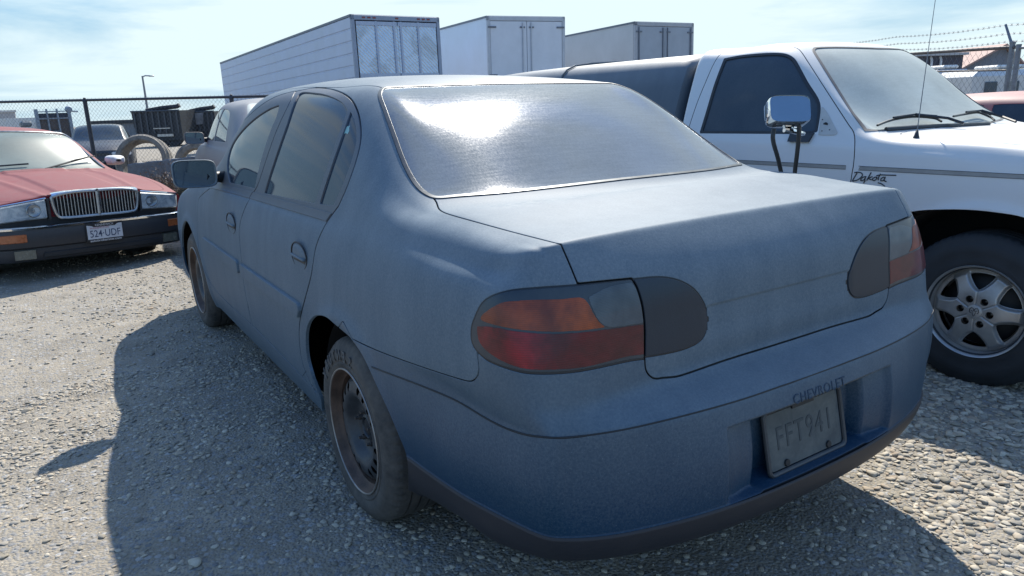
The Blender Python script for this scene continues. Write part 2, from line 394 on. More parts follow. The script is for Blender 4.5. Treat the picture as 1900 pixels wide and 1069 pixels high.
def field_px(sh, cut, pts, n=8, sharp=(), cond=None, smooth=True):
    """signed 3-D distance (positive inside) to an outline measured in the photograph and laid on the surface"""
    c, P3 = cut.px(pts, True, n, sharp) if smooth else cut.px(pts, True, n, tuple(range(len(pts))))
    A = [P3[i] for i in range(len(P3)) if P3[i] is not None and P3[(i+1) % len(P3)] is not None and np.linalg.norm(P3[i]-P3[(i+1) % len(P3)]) < 0.25]
    B = [P3[(i+1) % len(P3)] for i in range(len(P3)) if P3[i] is not None and P3[(i+1) % len(P3)] is not None and np.linalg.norm(P3[i]-P3[(i+1) % len(P3)]) < 0.25]
    d = segdist(sh.V, A, B); q = cut.proj(sh.V); ins = inpoly(q, c)
    if cond is not None: ins &= cond(sh.V, sh.N)
    return np.where(ins, d, -d)
def field_2d(sh, ax, pts, closed=True, n=8, sharp=(), cond=None):
    c = spline(pts, True, n, sharp) if n > 1 else np.array(pts, float); P = sh.V[:, ax]
    d = segdist(P, c, np.roll(c, -1, 0)); ins = inpoly(P, c)
    if cond is not None: ins &= cond(sh.V, sh.N)
    return np.where(ins, d, -d)
YZ = [1, 2]; XZ = [0, 2]; XY = [0, 1]
def smoothstep(a, b, x): t = np.clip((x-a)/(b-a), 0, 1); return t*t*(3-2*t)

def tube_on(cut, pts3, r, lift_=0.0): return pts3
def thing_part(name, parent):
    o = bpy.data.objects.new(name, None); o.empty_display_size = .1; return link(o, parent)
def chrome_trim_mat():
    return simple('window_trim', (.06, .07, .08), .42, .5, .25, 20)
def side_glass_mat(name='side_glass', tint=(.010, .026, .052), dust=.07, spec=.27):
    if name in MATS: return MATS[name]
    n = NB(name); big = n.noise(3, 6, .6); fine = n.noise(120, 4, .7)
    d = n.math('MULTIPLY', n.mapr(big, .3, .7, .5, 1.3), dust, True); d = n.math('ADD', d, n.mapr(fine, .4, .8, 0, .05), True)
    n.set('Base Color', n.mix(d, tint, (.30, .32, .33))); n.set('Roughness', n.mapr(big, .3, .7, .03, .07)); n.set('Specular IOR Level', spec); n.set('IOR', 1.32); n.set('Coat Weight', 0); n.set('Coat Roughness', .02)
    MATS[name] = n.m; return n.m
def rear_glass_mat(name='dusty_glass', dust=.52, rough=.10, col=(.24, .28, .33), base=(.010, .014, .020)):
    if name in MATS: return MATS[name]
    n = NB(name); big = n.noise(2.2, 7, .62); fine = n.noise(190, 5, .75, 0, None, (1.0, .5, .5)); streak = n.noise(30, 5, .7, 0, None, (.25, 3, 3))
    d = n.math('MULTIPLY', n.mapr(big, .3, .7, .8, 1.2), dust, True); d = n.math('ADD', d, n.mapr(fine, .35, .75, -.08, .10), True); d = n.math('ADD', d, n.mapr(streak, .4, .7, -.03, .05), True)
    n.set('Base Color', n.mix(d, base, col)); n.set('Roughness', n.math('ADD', n.mapr(fine, .35, .7, rough-.02, rough+.03), n.mapr(streak, .4, .7, 0, .02))); n.set('Specular IOR Level', .5)
    n.bump(n.math('ADD', fine, n.math('MULTIPLY', streak, .25)), .022, .0008)
    MATS[name] = n.m; return n.m
def lens_mat(name, a, b, flute=0, prof=None):
    if name in MATS: return MATS[name]
    n = NB(name); f = n.noise(9, 4, .6, .5); dz = n.noise(60, 5, .7); w = n.noise(26, 2, .5)
    c = n.mix(n.mapr(n.math('ADD', n.math('MULTIPLY', f, .7), n.math('MULTIPLY', w, .3)), .35, .65), a, b)
    if prof:  # bright and dark bands painted along the lens for bulb glow
        px = n.math('ABSOLUTE', n.sep(n.tc.outputs['Object'])[0]); q = n.ramp(n.mapr(n.math('ADD', px, n.math('MULTIPLY', n.math('SUBTRACT', w, .5), .03)), .50, .84), prof); c = n.mix(q, a, c)
    if flute:
        x = n.n.new('ShaderNodeTexWave'); x.bands_direction = 'Z'; x.inputs['Scale'].default_value = flute*.32; x.inputs['Distortion'].default_value = .3; n.l.new(n.tc.outputs['Object'], x.inputs['Vector'])
        c = n.mix(n.math('MULTIPLY', x.outputs['Fac'], .28), c, tuple(v*.35 for v in a)); n.bump(x.outputs['Fac'], .12, .001)
    c = n.mix(n.mapr(dz, .3, .8, .0, .04), c, (.22, .24, .26))
    n.set('Base Color', c); n.set('Roughness', .35); n.set('Specular IOR Level', .3); n.set('Coat Weight', .30); n.set('Coat Roughness', .06)
    MATS[name] = n.m; return n.m
def plate_mat():
    n = NB('plate_dust'); f = n.noise(14, 7, .65, .4); g = n.noise(80, 4, .7)
    c = n.ramp(n.math('ADD', n.math('MULTIPLY', f, .75), n.math('MULTIPLY', g, .25)), [(.35, (.05, .062, .07)), (.5, (.078, .092, .096)), (.68, (.115, .128, .128))])
    n.set('Base Color', c); n.set('Roughness', .7); n.bump(f, .3, .003); return n.m
def mirror_unit(par, sgn, paint, trim):
    trim = simple('mirror_rubber', (.014, .018, .024), .5)
    """door mirror: shell body, glass facing back, foot on the window corner"""
    m = MB(); cx, cy, cz = -.932, 2.96, 1.038
    hw, hh = .104, .068; nu, nv = 28, 9; V = []
    def rr(t, a, b, e=.42):
        c, s = math.cos(t), math.sin(t); return a*math.copysign(abs(c)**e, c), b*math.copysign(abs(s)**e, s)
    prof = [(0, 1.0, 1.0), (.006, 1.03, 1.04), (.025, 1.03, 1.05), (.05, .97, 1.0), (.075, .82, .88), (.092, .60, .66), (.102, .32, .36), (.105, .02, .02)]
    for (dy, sx, sz) in prof:
        for k in range(nu):
            u, v = rr(2*math.pi*k/nu, hw*sx, hh*sz); V.append(((cx+u), cy+dy+.18*(u+hw)*.35, cz+v-.10*dy-.04*u))
    F = [(i*nu+k, i*nu+(k+1) % nu, (i+1)*nu+(k+1) % nu, (i+1)*nu+k) for i in range(len(prof)-1) for k in range(nu)]
    V2 = []
    for (dy, sx) in ((0, .995), (.008, .93)):
        for k in range(nu):
            u, v = rr(2*math.pi*k/nu, hw*sx, hh*sx); V2.append(((cx+u), cy+dy+.18*(u+hw)*.35, cz+v-.04*u))
    b = len(V); V += V2; F += [(b+k, b+(k+1) % nu, b+nu+(k+1) % nu, b+nu+k) for k in range(nu)]
    if sgn > 0: V = [(-x, y, z) for x, y, z in V]
    m.add(V, F, True); sh = m.build('door_mirror', paint, par)
    V3 = []
    for k in range(nu):
        u, v = rr(2*math.pi*k/nu, hw*.93, hh*.93); V3.append(((cx+u)*(1 if sgn < 0 else -1), cy+.0075+.18*(u+hw)*.35, cz+v-.04*u))
    m = MB(); m.add(V3, [tuple(range(nu))]); m.build('mirror_glass', simple('mirror_silver', (.30, .36, .40), .06, .9, .05), sh)
    m = MB(); s = -1 if sgn < 0 else 1
    m.tube([(s*.885, 3.00, 1.020), (s*.84, 3.02, 1.012), (s*.775, 3.04, 1.005)], [.030, .026, .034], 10); m.build('mirror_foot', trim, sh)
def tyre_mat(name='tyre_rubber', dust=.30):
    if name in MATS: return MATS[name]
    n = NB(name); f = n.noise(7, 6, .65); g = n.noise(60, 4, .7)
    d = n.math('MULTIPLY', n.mapr(n.math('ADD', f, n.math('MULTIPLY', g, .4)), .45, .95), dust*1.6, True)
    n.set('Base Color', n.mix(d, (.022, .024, .027), (.21, .19, .165))); n.set('Roughness', .8); n.bump(n.noise(180, 4), .25, .002); MATS[name] = n.m; return n.m
def add_tyre(root, name, cx, cy, cz, sgn, R, rim_r, width, mat, tread=True, parent=None):
    """cx: plane of the outer sidewall; sgn: outward direction"""
    m = MB(); s = sgn; w = width
    h = R-rim_r
    prof = [(rim_r-.006, -.008), (rim_r, .002), (rim_r+.010, .008), (rim_r+h*.20, .010), (rim_r+h*.24, .0075), (rim_r+h*.45, .013), (rim_r+h*.66, .009), (rim_r+h*.70, .005), (rim_r+h*.82, -.002), (R-.006, -.014), (R-.001, -.026)]
    tr = []
    if tread:
        gw = (w-.06)/4
        for k in range(4):
            a = -.030-k*gw; tr += [(R, a), (R, a-gw+.008), (R-.008, a-gw+.007), (R-.008, a-gw+.001)]
        tr = tr[:-2]+[(R-.001, -w+.03)]
    else: tr = [(R, -.03), (R+.001, -w/2), (R, -w+.03)]
    back = [(R-.006, -w+.014), (rim_r+h*.5, -w-.008), (rim_r, -w), (rim_r-.006, -w+.01)]
    P = prof+tr+back; ns = 192 if tread else 72; m.lathe([(r, s*o) for r, o in P], (cx-s*.010, cy, cz), 'x', ns)
    if tread:                                            # notched shoulder
        nP = len(P); c_ = np.array([0, cy, cz])
        for k in range(ns):
            if k % 3 == 0:
                for q in (8, 9, 10, 11):
                    v = np.array(m.v[k*nP+q]); d = v-c_; d[0] = 0; L = np.linalg.norm(d); m.v[k*nP+q] = tuple(v-d/L*(.0045 if q > 8 else .002))
    return m.build(name, mat, parent or root)
def steel_wheel(root, cx, cy, cz, s, R):
    wh = thing_part('wheel', root); wh['label'] = 'black steel wheel without hubcap'
    if s > 0: del wh['label']
    rimr = .212; ty = add_tyre(root, 'tyre', cx, cy, cz, s, R, rimr-.004, .205, tyre_mat(), parent=wh)
    steel = simple('dark_steel', (.050, .056, .064), .5, .35, .35, 18, .2); rust = simple('rusty_lip', (.092, .060, .046), .6, .35, .55, 14, .3)
    m = MB(); m.lathe([(rimr-.004, s*o) for o in (-.030, )]+[(rimr, s*-.012), (rimr+.002, s*-.004), (rimr-.003, s*.000), (rimr-.008, s*-.005), (rimr-.010, s*-.020), (rimr-.024, s*-.034), (rimr-.027, s*-.060), (rimr-.027, s*-.10)], (cx, cy, cz), 'x', 96); m.build('rim', rust, wh)
    m = MB(); m.tube([(cx+s*-.001, cy+(rimr-.001)*math.cos(q), cz+(rimr-.001)*math.sin(q)) for q in np.linspace(0, 2*math.pi, 72, endpoint=False)], .0032, 6, closed=True); m.build('rim_lip', simple('lip_bright', (.30, .28, .26), .45, .6, .3, 20), wh)
    # disc with a ring of slots
    dx = .022; cx0 = cx; cx = cx+s*dx
    nS = 20; V = []; F = []; rings = [(.184, -.075), (.172, -.062), (.160, -.050), (.148, -.044), (.136, -.043)]
    m = MB(); ns = 96
    prof = [(.187, -.095), (.184, -.075), (.172, -.060), (.163, -.052)]
    m.lathe([(r, s*o) for r, o in prof], (cx, cy, cz), 'x', ns)
    prof2 = [(.132, -.042), (.124, -.042), (.110, -.050), (.098, -.074), (.088, -.082), (.066, -.084), (.052, -.084), (.046, -.076), (.036, -.070), (.033, -.074), (.033, -.10)]
    m.lathe([(r, s*o) for r, o in prof2], (cx, cy, cz), 'x', ns)
    for k in range(nS):                                   # webs between the slots
        t0 = 2*math.pi*k/nS; full = (k % 5 == 4)
        for a, b in (((t0-.075, t0+.075),) if not full else ((t0-.075, t0+.075+2*math.pi/nS*.55),)):
            V = []
            for i in range(5):
                r = .163+(.132-.163)*i/4; o = -.052+(.010)*i/4+.002*math.sin(i/4*math.pi); fl = 1.0+.55*abs(i/4-.5)*2*.9
                mid = (a+b)/2; hw = (b-a)/2*fl
                for t in (mid-hw, mid, mid+hw): V.append((cx+s*o, cy+r*math.cos(t), cz+r*math.sin(t)))
            m.add(V, [(i*3+j, i*3+j+1, i*3+4+j, i*3+3+j) for i in range(4) for j in range(2)], True)
    m.build('disc', steel, wh)
    for k in range(5):
        t = 2*math.pi*k/5+.3; m = MB(); c = (cx-s*.084, cy+.0575*math.cos(t), cz+.0575*math.sin(t))
        m.lathe([(0, s*.030), (.005, s*.030), (.006, s*.018), (.0095, s*.018), (.0095, 0), (.014, 0)], c, 'x', 12, False); m.build('lug_nut', simple('nut_steel', (.10, .09, .085), .5, .6, .4, 40), wh)
    m = MB(); m.lathe([(0, s*-.10), (.19, s*-.11), (.21, s*-.16)], (cx, cy, cz), 'x', 32); m.lathe([(.0, s*-.072), (.02, s*-.072), (.028, s*-.076), (.030, s*-.09)], (cx, cy, cz), 'x', 24); m.build('brake_drum', simple('drum', (.012, .012, .014), .8), wh)
    cx = cx0
    if s < 0 and cy < 2:
        for i, ch in enumerate('SENTURY'):
            t = math.radians(100-i*11.5); r = rimr+(R-rimr)*.44
            Mx = frame((cx+s*.0035, cy+r*math.cos(t), cz+r*math.sin(t)), (0, math.sin(t)*-1*1, math.cos(t)) if False else (0, math.cos(t-math.pi/2), math.sin(t-math.pi/2)), (0, math.cos(t), math.sin(t)))
            text_obj('tyre_letter', ch, .052, simple('tyre_letter', (.085, .085, .085), .85), wh, Mx, .0012, offset=.0012, sx=.95)
    return wh
# ================================================================== MAIN CAR (dusty blue sedan)
def blue_sedan_shell(lvl=4):
    # stations: k from shoulder (k0) to centre (k6): (w, y, z)
    top = [
     [(.768,.302,.975),(.742,.280,1.008),(.698,.258,1.027),(.630,.245,1.037),(.48,.247,1.040),(.27,.253,1.040),(0,.256,1.040)],
     [(.780,.365,.976),(.751,.352,1.015),(.703,.345,1.034),(.636,.342,1.044),(.48,.345,1.047),(.27,.348,1.049),(0,.350,1.050)],
     [(.793,.47,.978),(.758,.45,1.022),(.707,.45,1.041),(.640,.45,1.050),(.48,.45,1.055),(.27,.45,1.058),(0,.45,1.060)],
     [(.802,.68,.984),(.766,.68,1.030),(.716,.67,1.053),(.650,.66,1.064),(.48,.64,1.068),(.27,.63,1.070),(0,.63,1.071)],
     [(.802,.87,.990),(.770,.87,1.036),(.722,.87,1.064),(.658,.86,1.084),(.48,.80,1.081),(.27,.785,1.080),(0,.78,1.080)],
     [(.802,1.15,.997),(.765,1.15,1.080),(.706,1.15,1.175),(.615,1.15,1.250),(.48,1.13,1.258),(.27,1.12,1.262),(0,1.12,1.264)],
     [(.800,1.45,.997),(.742,1.45,1.160),(.645,1.45,1.325),(.553,1.44,1.393),(.46,1.47,1.404),(.27,1.50,1.411),(0,1.51,1.413)],
     [(.802,1.80,.994),(.745,1.80,1.165),(.662,1.80,1.335),(.580,1.80,1.405),(.46,1.80,1.434),(.27,1.80,1.450),(0,1.80,1.457)],
     [(.804,2.20,.988),(.748,2.20,1.165),(.670,2.20,1.340),(.590,2.20,1.418),(.46,2.20,1.450),(.27,2.20,1.468),(0,2.20,1.474)],
     [(.804,2.60,.980),(.748,2.60,1.158),(.670,2.60,1.335),(.590,2.60,1.414),(.46,2.60,1.448),(.27,2.60,1.468),(0,2.60,1.475)],
     [(.802,3.00,.970),(.742,3.00,1.140),(.655,3.00,1.290),(.580,3.00,1.360),(.46,3.00,1.400),(.27,3.00,1.425),(0,3.00,1.432)],
     [(.798,3.40,.958),(.735,3.40,1.040),(.670,3.40,1.110),(.600,3.40,1.160),(.46,3.40,1.200),(.27,3.40,1.230),(0,3.40,1.240)],
     [(.785,3.75,.930),(.740,3.75,.960),(.680,3.75,.982),(.610,3.75,.995),(.46,3.78,1.010),(.27,3.80,1.022),(0,3.82,1.026)],
     [(.785,4.10,.870),(.735,4.10,.905),(.680,4.10,.925),(.600,4.10,.940),(.46,4.10,.955),(.27,4.10,.968),(0,4.10,.972)],
     [(.775,4.42,.790),(.730,4.45,.825),(.670,4.46,.845),(.600,4.47,.860),(.46,4.48,.875),(.27,4.50,.885),(0,4.50,.888)],
     [(.700,4.60,.720),(.680,4.64,.735),(.640,4.66,.745),(.560,4.69,.755),(.44,4.73,.765),(.26,4.76,.772),(0,4.77,.774)]]
    zl = [.940,.850,.770,.700,.640,.500,.385,.290,.200]
    wl = [.828,.852,.862,.867,.869,.867,.861,.850,.822]
    corner = [(.793,.272),(.806,.240),(.803,.220),(.797,.205),(.782,.172),(.790,.170),(.775,.200),(.745,.262),(.600,.470)]
    side = []
    for j, t in enumerate(top):
        y = t[0][1]; z0 = t[0][2]; row = []
        for l in range(9):
            if j == 0: row.append((corner[l][0], corner[l][1], zl[l])); continue
            z = zl[l] if z0 > zl[0]+.02 else z0-(z0-.20)*((.975-zl[l])/.775); w = wl[l]
            if j == 1: w = [.812,.832,.835,.828,.816,.826,.809,.788,.62][l]; y = [.36,.35,.345,.34,.335,.335,.335,.36,.50][l]
            if j == 2: w = [.826,.846,.850,.846,.834,.848,.834,.800,.64][l]
            if j == 3: w = [.832,.856,.864,.866,.862,.864,.853,.832,.74][l]
            if j == 11: w -= .002
            if j == 13: w -= .004
            if j == 14: w -= .020+.01*(l > 6)
            if j == 15: w = t[0][0]+.012*min(l, 3)-.012*max(0, l-5)
            yy = y+(.0 if j < 15 else .02)
            row.append((w, yy, z))
        side.append(row)
    # rear face: columns k1..k6, rows z
    wk = [None, .735, .660, .560, .430, .240, 0]
    yr = {.940: [0, .222,.186,.176,.172,.170,.170], .850: [0, .185,.160,.154,.152,.150,.150], .770: [0, .168,.150,.146,.145,.144,.144],
          .695: [0, .155,.138,.136,.138,.140,.141], .640: [0, .130,.100,.075,.052,.040,.036], .500: [0, .128,.092,.062,.030,.008,.002],
          .385: [0, .143,.099,.064,.034,.010,.003], .290: [0, .205,.158,.120,.088,.064,.057], .200: [0, .420,.385,.355,.330,.315,.310]}
    rear = []
    zs = list(yr)
    for k in range(7): rear.append([None if k == 0 else (wk[k]*{.290: .955, .200: .76}.get(z, 1.0), yr[z][k], z) for z in zs])
    front = []
    for k in range(7):
        if k == 0: front.append([None]*9); continue
        w, y, z0 = top[-1][k]
        front.append([(w+.008*min(l, 3)*(w > 0), y+[.03,.05,.055,.065,.075,.07,.05,.02,-.03][l], z0-(z0-.20)*((.975-zl[l])/.775)) for l in range(9)])
    V, F, g = box_cage(top, side, rear, front)
    cr = {}
    def crease(a, b, v): cr[(min(a, b), max(a, b))] = v
    for s in (1, -1):
        for k in range(2, 6): crease(g('T', 0, k, s), g('T', 0, k+1, s), .75)      # boot-lid lip
        crease(g('T', 0, 1, s), g('T', 0, 2, s), .4)
        for k in range(0, 6):
            crease(g('R', k, 4, s), g('R', k+1, 4, s), .85)                          # bumper crease
            crease(g('R', k, 3, s), g('R', k+1, 3, s), .35)
        crease(g('S', 0, 4, s), g('S', 1, 4, s), .6); crease(g('S', 1, 4, s), g('S', 2, 4, s), .4)
    sh = surface(V, F, cr, lvl)
    return sh
GAP = 0.0038
def build_blue_sedan():
    root = thing('sedan', 'dusty faded blue four door sedan seen from behind with red and amber tail lights', 'car', (0, 0, 0))
    paint = dusty_paint('blue_paint', (0.015, 0.050, 0.092), (0.220, 0.264, 0.298), 0.58, 0.70, 0.50, 0.62, 0.13, lowclean=(0.30, 0.78, 0.62), spec=0.12)
    bpaint = dusty_paint('blue_bumper', (0.006, 0.036, 0.078), (0.185, 0.235, 0.27), 0.48, 0.72, 0.42, 0.58, 0.12, lowclean=(0.38, 0.74, 0.05), spec=0.3)
    trim = dusty_paint('black_trim', (0.012, 0.015, 0.020), (0.13, 0.14, 0.15), 0.25, 0.7, 0.45, 0.7, 0.06)
    lip = dusty_paint('bumper_lip_black', (0.010, 0.013, 0.020), (0.055, 0.052, 0.055), 0.25, 0.7, 0.5, 0.75, 0.08)
    sideglass = side_glass_mat(); rearglass = rear_glass_mat()
    sh = blue_sedan_shell(5)
    # --- relief that is part of the pressed panels
    V, N = sh.V, sh.N; w = -V[:, 0]; y, z = V[:, 1], V[:, 2]
    side_m = smoothstep(.70, .78, w)
    for cy, R in ((1.14, .385), (3.857, .392)):
        d = np.hypot(y-cy, z-.30); V += N*(side_m*.010*np.exp(-((d-R)/.035)**2))[:, None]
    # number-plate pocket in the bumper
    rec = smoothstep(.340, .328, w)*smoothstep(.586, .577, z)*smoothstep(.388, .398, z)*(y < .3)
    depth = .010+.045*smoothstep(.315, .20, w)*1.0
    depth = np.where(w < .19, .058, .014+.030*smoothstep(.31, .20, w))
    depth = .016+.016*smoothstep(.335, .238, w)+.050*smoothstep(.232, .214, w)
    V[:, 1] += rec*depth
    # lower band of the bumper stands out a little
    bl = (smoothstep(.392, .384, z)*smoothstep(1.30, 1.2, y)*smoothstep(.0, .01, z)); V += N*(bl*.007)[:, None]
    sh = Shell(V, sh.T); m = np.abs(sh.V[:, 0]) < 1e-4; sh.N[m, 0] = 0; sh.N /= np.linalg.norm(sh.N, axis=1)[:, None]
    cut = Cutter(sh)
    def sel(a, f): return a.clip(f(a)), a.clip(-f(a))
    FP = lambda pts, sharp=(), cond=None, n=8: (lambda a: field_px(a, cut, pts, n, sharp, cond))
    back = lambda V, N: (V[:, 1] < 1.75) & (N[:, 1] < .75) & (V[:, 2] > .9)
    # openings
    rarch = FP([(597, 800), (597, 757), (594, 738), (579, 700), (569, 661), (567, 620), (573, 597), (585, 585), (603, 587), (624, 604), (649, 625), (673, 660), (697, 711), (720, 761), (740, 808), (754, 845), (758, 890), (760, 1010), (600, 1010)],
               (0, 1, 10, 17, 18), lambda V, N: (V[:, 1] > .55) & (V[:, 1] < 1.65) & (V[:, 0] < -.5) & (N[:, 2] > -.8))
    t = np.linspace(-.5, math.pi+.5, 40); fa = [(3.857+.378*math.cos(q), .305+.378*math.sin(q)) for q in t]
    farch = lambda a: field_2d(a, YZ, fa, n=1, cond=lambda V, N: V[:, 0] < -.5)
    _, sh = sel(sh, rarch); _, sh = sel(sh, farch)
    # open underneath
    parts = {}
    inner = sh.offset(-.0115); inner = inner.clip(inner.V[:, 2]-.23); parts['inner'] = inner  # black shell added behind the panels so their gaps look shaded
    sh = sh.clip(sh.V[:, 2]-np.where(sh.V[:, 1] < .95, .262, .206))
    V = sh.V; lidstep = smoothstep(.842, .850, V[:, 2])*(V[:, 1] < .24)*(np.abs(V[:, 0]) < .47)*(V[:, 2] < .99); V[:, 1] += 0
    V[:, 1] += .0045*smoothstep(.850, .843, V[:, 2])*smoothstep(.74, .80, V[:, 2])*(V[:, 1] < .24)*smoothstep(.31, .27, np.abs(V[:, 0]))
    sh = Shell(V, sh.T, None); m = np.abs(sh.V[:, 0]) < 1e-4; sh.N[m, 0] = 0; sh.N /= np.linalg.norm(sh.N, axis=1)[:, None]
    # rear window and its seal
    rw = [(703, 170), (711, 163), (760, 160), (850, 157), (930, 155), (1030, 154.5), (1100, 155.5), (1145, 158), (1200, 190), (1290, 250), (1380, 308), (1330, 314), (1250, 323), (1100, 341), (950, 358), (850, 366), (815, 369), (797, 366), (778, 354), (762, 334), (745, 300), (725, 245), (710, 203), (702, 180)]
    f_rw = FP(rw, (7, 10), back); g = f_rw(sh)
    parts['rw_all'] = sh.clip(g-.001); sh = sh.clip(-g-.002)
    a = parts['rw_all']; g = f_rw(a); parts['rw'] = a.clip(g-.012); parts['rw_seal'] = a.clip(.012-g).offset(.003)
    # boot lid
    lid = [(760, 320), (800, 362), (809, 374), (815, 388), (829, 396), (870, 408), (950, 430), (1030, 450.5), (1041, 453), (1056, 487), (1072, 526), (1173, 516), (1183, 535), (1193, 570), (1197, 611), (1197, 664), (1200, 689), (1213, 702), (1232, 701), (1262, 697), (1350, 667), (1450, 636), (1550, 603), (1640, 570), (1645, 532), (1652, 425), (1648, 349), (1400, 200), (1000, 250)]
    f_lid = FP(lid, (0, 1, 7, 8, 10, 11, 23, 26, 27, 28), lambda V, N: (V[:, 1] < .95) & (V[:, 0] > -.76) & (V[:, 2] > .6))
    g = f_lid(sh); parts['lid'] = sh.clip(g-GAP*.9); sh = sh.clip(-g-GAP*.9)
    # light clusters
    lt = [(874, 633), (873, 612), (878, 592), (893, 562), (914, 547), (949, 537), (1004, 532), (1073, 527), (1172, 516), (1183, 535), (1193, 570), (1197, 611), (1197, 667), (1168, 671), (1086, 688), (1032, 694), (977, 693), (936, 683), (903, 669), (882, 650)]
    f_lt = FP(lt, (8, 12), lambda V, N: (V[:, 1] < .6) & (V[:, 2] > .65)); g = f_lt(sh)
    parts['light'] = sh.clip(g); sh = sh.clip(-g-.0015)
    rf = [(1175, 516), (1223, 512), (1259, 518), (1289, 535), (1308, 562), (1315, 589), (1312, 617), (1297, 637), (1267, 651), (1223, 661), (1197, 665), (1160, 660), (1150, 600), (1150, 530)]
    f_rf = FP(rf, (0, 10), lambda V, N: (V[:, 1] < .4) & (V[:, 2] > .65)); L = parts['lid']; g = f_rf(L)
    parts['reflector'] = L.clip(g); parts['lid'] = L.clip(-g-.001)
    # bumper skin
    bp = [(636, 596), (653, 629), (700, 651), (770, 677), (840, 700), (872, 708), (884, 700), (888, 684), (884, 652), (903, 669), (936, 683), (977, 693), (1032, 694), (1086, 688), (1168, 671), (1197, 667), (1200, 690), (1213, 702), (1232, 701), (1262, 697), (1350, 667), (1450, 636), (1550, 603), (1640, 570), (1900, 540), (1950, 1300), (450, 1300), (560, 700)]
    f_bp = FP(bp, (0, 1, 8, 15, 23, 24, 25, 26, 27), lambda V, N: (V[:, 1] < 1.12) & (V[:, 2] < .80)); g = f_bp(sh)
    parts['bumper'] = sh.clip(g-GAP*.75); sh = sh.clip(-g-GAP*.75)
    b = parts['bumper']; parts['lip'] = b.clip(.388-b.V[:, 2]); parts['bumper'] = b.clip(b.V[:, 2]-.3895)
    # raised feature line above the crease: thin groove across the bumper
    # side glass and doors
    side = lambda V, N: (V[:, 1] > 1.0) & (V[:, 1] < 3.75) & (N[:, 0] < -.15)
    fdoor = [(548, 169), (520, 176), (495, 188), (470, 207), (445, 232), (425, 258), (408, 290), (399, 320), (396, 345), (381, 356), (369, 369), (366, 400), (367, 447), (375, 490), (388, 520), (402, 541), (430, 569), (466, 602), (458, 558), (452, 524), (447, 475), (444, 423), (454, 387), (469, 359), (478, 343), (511, 247), (546, 173)]
    rdoor = [(550, 169), (586, 163), (622, 167), (649, 182), (663, 206), (669, 238), (668, 267), (659, 303), (643, 348), (628, 382), (603, 418), (586, 458), (577, 511), (568, 546), (557, 590), (555, 628), (561, 672), (575, 709), (588, 729), (540, 677), (500, 635), (469, 604), (458, 558), (452, 524), (447, 475), (444, 423), (454, 387), (469, 359), (478, 343), (511, 247), (546, 173)]
    f_fd = FP(fdoor, (9, 17, 26, 8), side); f_rd = FP(rdoor, (0, 18, 21, 9), side)
    g = f_rd(sh); parts['rdoor'] = sh.clip(g-GAP*1.25); sh = sh.clip(-g-GAP*1.25)
    g = f_fd(sh); parts['fdoor'] = sh.clip(g-GAP*1.0); sh = sh.clip(-g-GAP*1.0)
    rg = [(554, 175), (586, 172), (613, 178), (635, 190), (645, 204), (636, 228), (613, 290), (597, 338), (584, 378), (540, 369), (490, 359), (502, 318), (528, 242)]
    qg = [(650, 206), (657, 222), (661, 245), (660, 267), (653, 295), (638, 337), (618, 382), (592, 379), (604, 340), (620, 292), (641, 232)]
    fg = [(518, 194), (500, 201), (475, 217), (450, 240), (432, 265), (423, 290), (421, 315), (425, 339), (448, 344), (472, 350), (482, 305), (499, 250), (515, 210)]
    f = FP(rg, (4, 8, 10), side)(parts['rdoor']); parts['rglass'] = parts['rdoor'].clip(f).offset(-.006); parts['rdoor'] = parts['rdoor'].clip(-f)
    f = FP(qg, (0, 6, 7), side)(parts['rdoor']); parts['qglass'] = parts['rdoor'].clip(f).offset(-.006); parts['rdoor'] = parts['rdoor'].clip(-f)
    f = FP(fg, (7, 9, 0), side)(parts['fdoor']); parts['fglass'] = parts['fdoor'].clip(f).offset(-.006); parts['fdoor'] = parts['fdoor'].clip(-f)
    # window frames (dark) above the waist rail, separate from the painted skin below
    rail = lambda a: a.V[:, 2]-np.interp(a.V[:, 1], [1.1, 1.4, 2.3, 3.0, 3.5], [1.000, .999, .985, .970, .955])
    for k in ('rdoor', 'fdoor'):
        a = parts[k]; parts[k+'_frame'] = a.clip(rail(a)).offset(-.0005); parts[k] = a.clip(-rail(a))
        a = parts[k]; f = rail(a); parts[k+'_rail'] = a.clip(f+.026).offset(.004); parts[k] = a.clip(-f-.026)
    # bonnet, windscreen
    wsc = lambda a: field_2d(a, XY, [(-.2, 2.86), (-.45, 2.87), (-.555, 2.93), (-.585, 3.1), (-.645, 3.5), (-.675, 3.68), (-.45, 3.78), (-.2, 3.82), (.5, 3.82), (.5, 2.85)], sharp=(8, 9, 5), cond=lambda V, N: V[:, 2] > .9)
    g = wsc(sh); parts['wscreen'] = sh.clip(g-.002); sh = sh.clip(-g-.002)
    hd = lambda a: field_2d(a, XY, [(-.2, 3.83), (-.45, 3.79), (-.69, 3.70), (-.715, 3.95), (-.70, 4.3), (-.655, 4.60), (-.45, 4.70), (-.2, 4.74), (.5, 4.74), (.5, 3.83)], sharp=(8, 9, 2, 5), cond=lambda V, N: V[:, 2] > .72)
    g = hd(sh); parts['bonnet'] = sh.clip(g-.003); sh = sh.clip(-g-.003)
    # front lamps, front bumper
    hl = lambda a: field_2d(a, XZ, [(-.80, .60), (-.80, .69), (-.60, .705), (-.34, .70), (-.36, .61), (-.5, .585)], n=4, cond=lambda V, N: (V[:, 1] > 4.35))
    g = hl(sh); parts['flamp'] = sh.clip(g); sh = sh.clip(-g-.002)
    g = np.minimum(.575-sh.V[:, 2], sh.V[:, 1]-4.2); parts['fbumper'] = sh.clip(g-.002); sh = sh.clip(-g-.002)
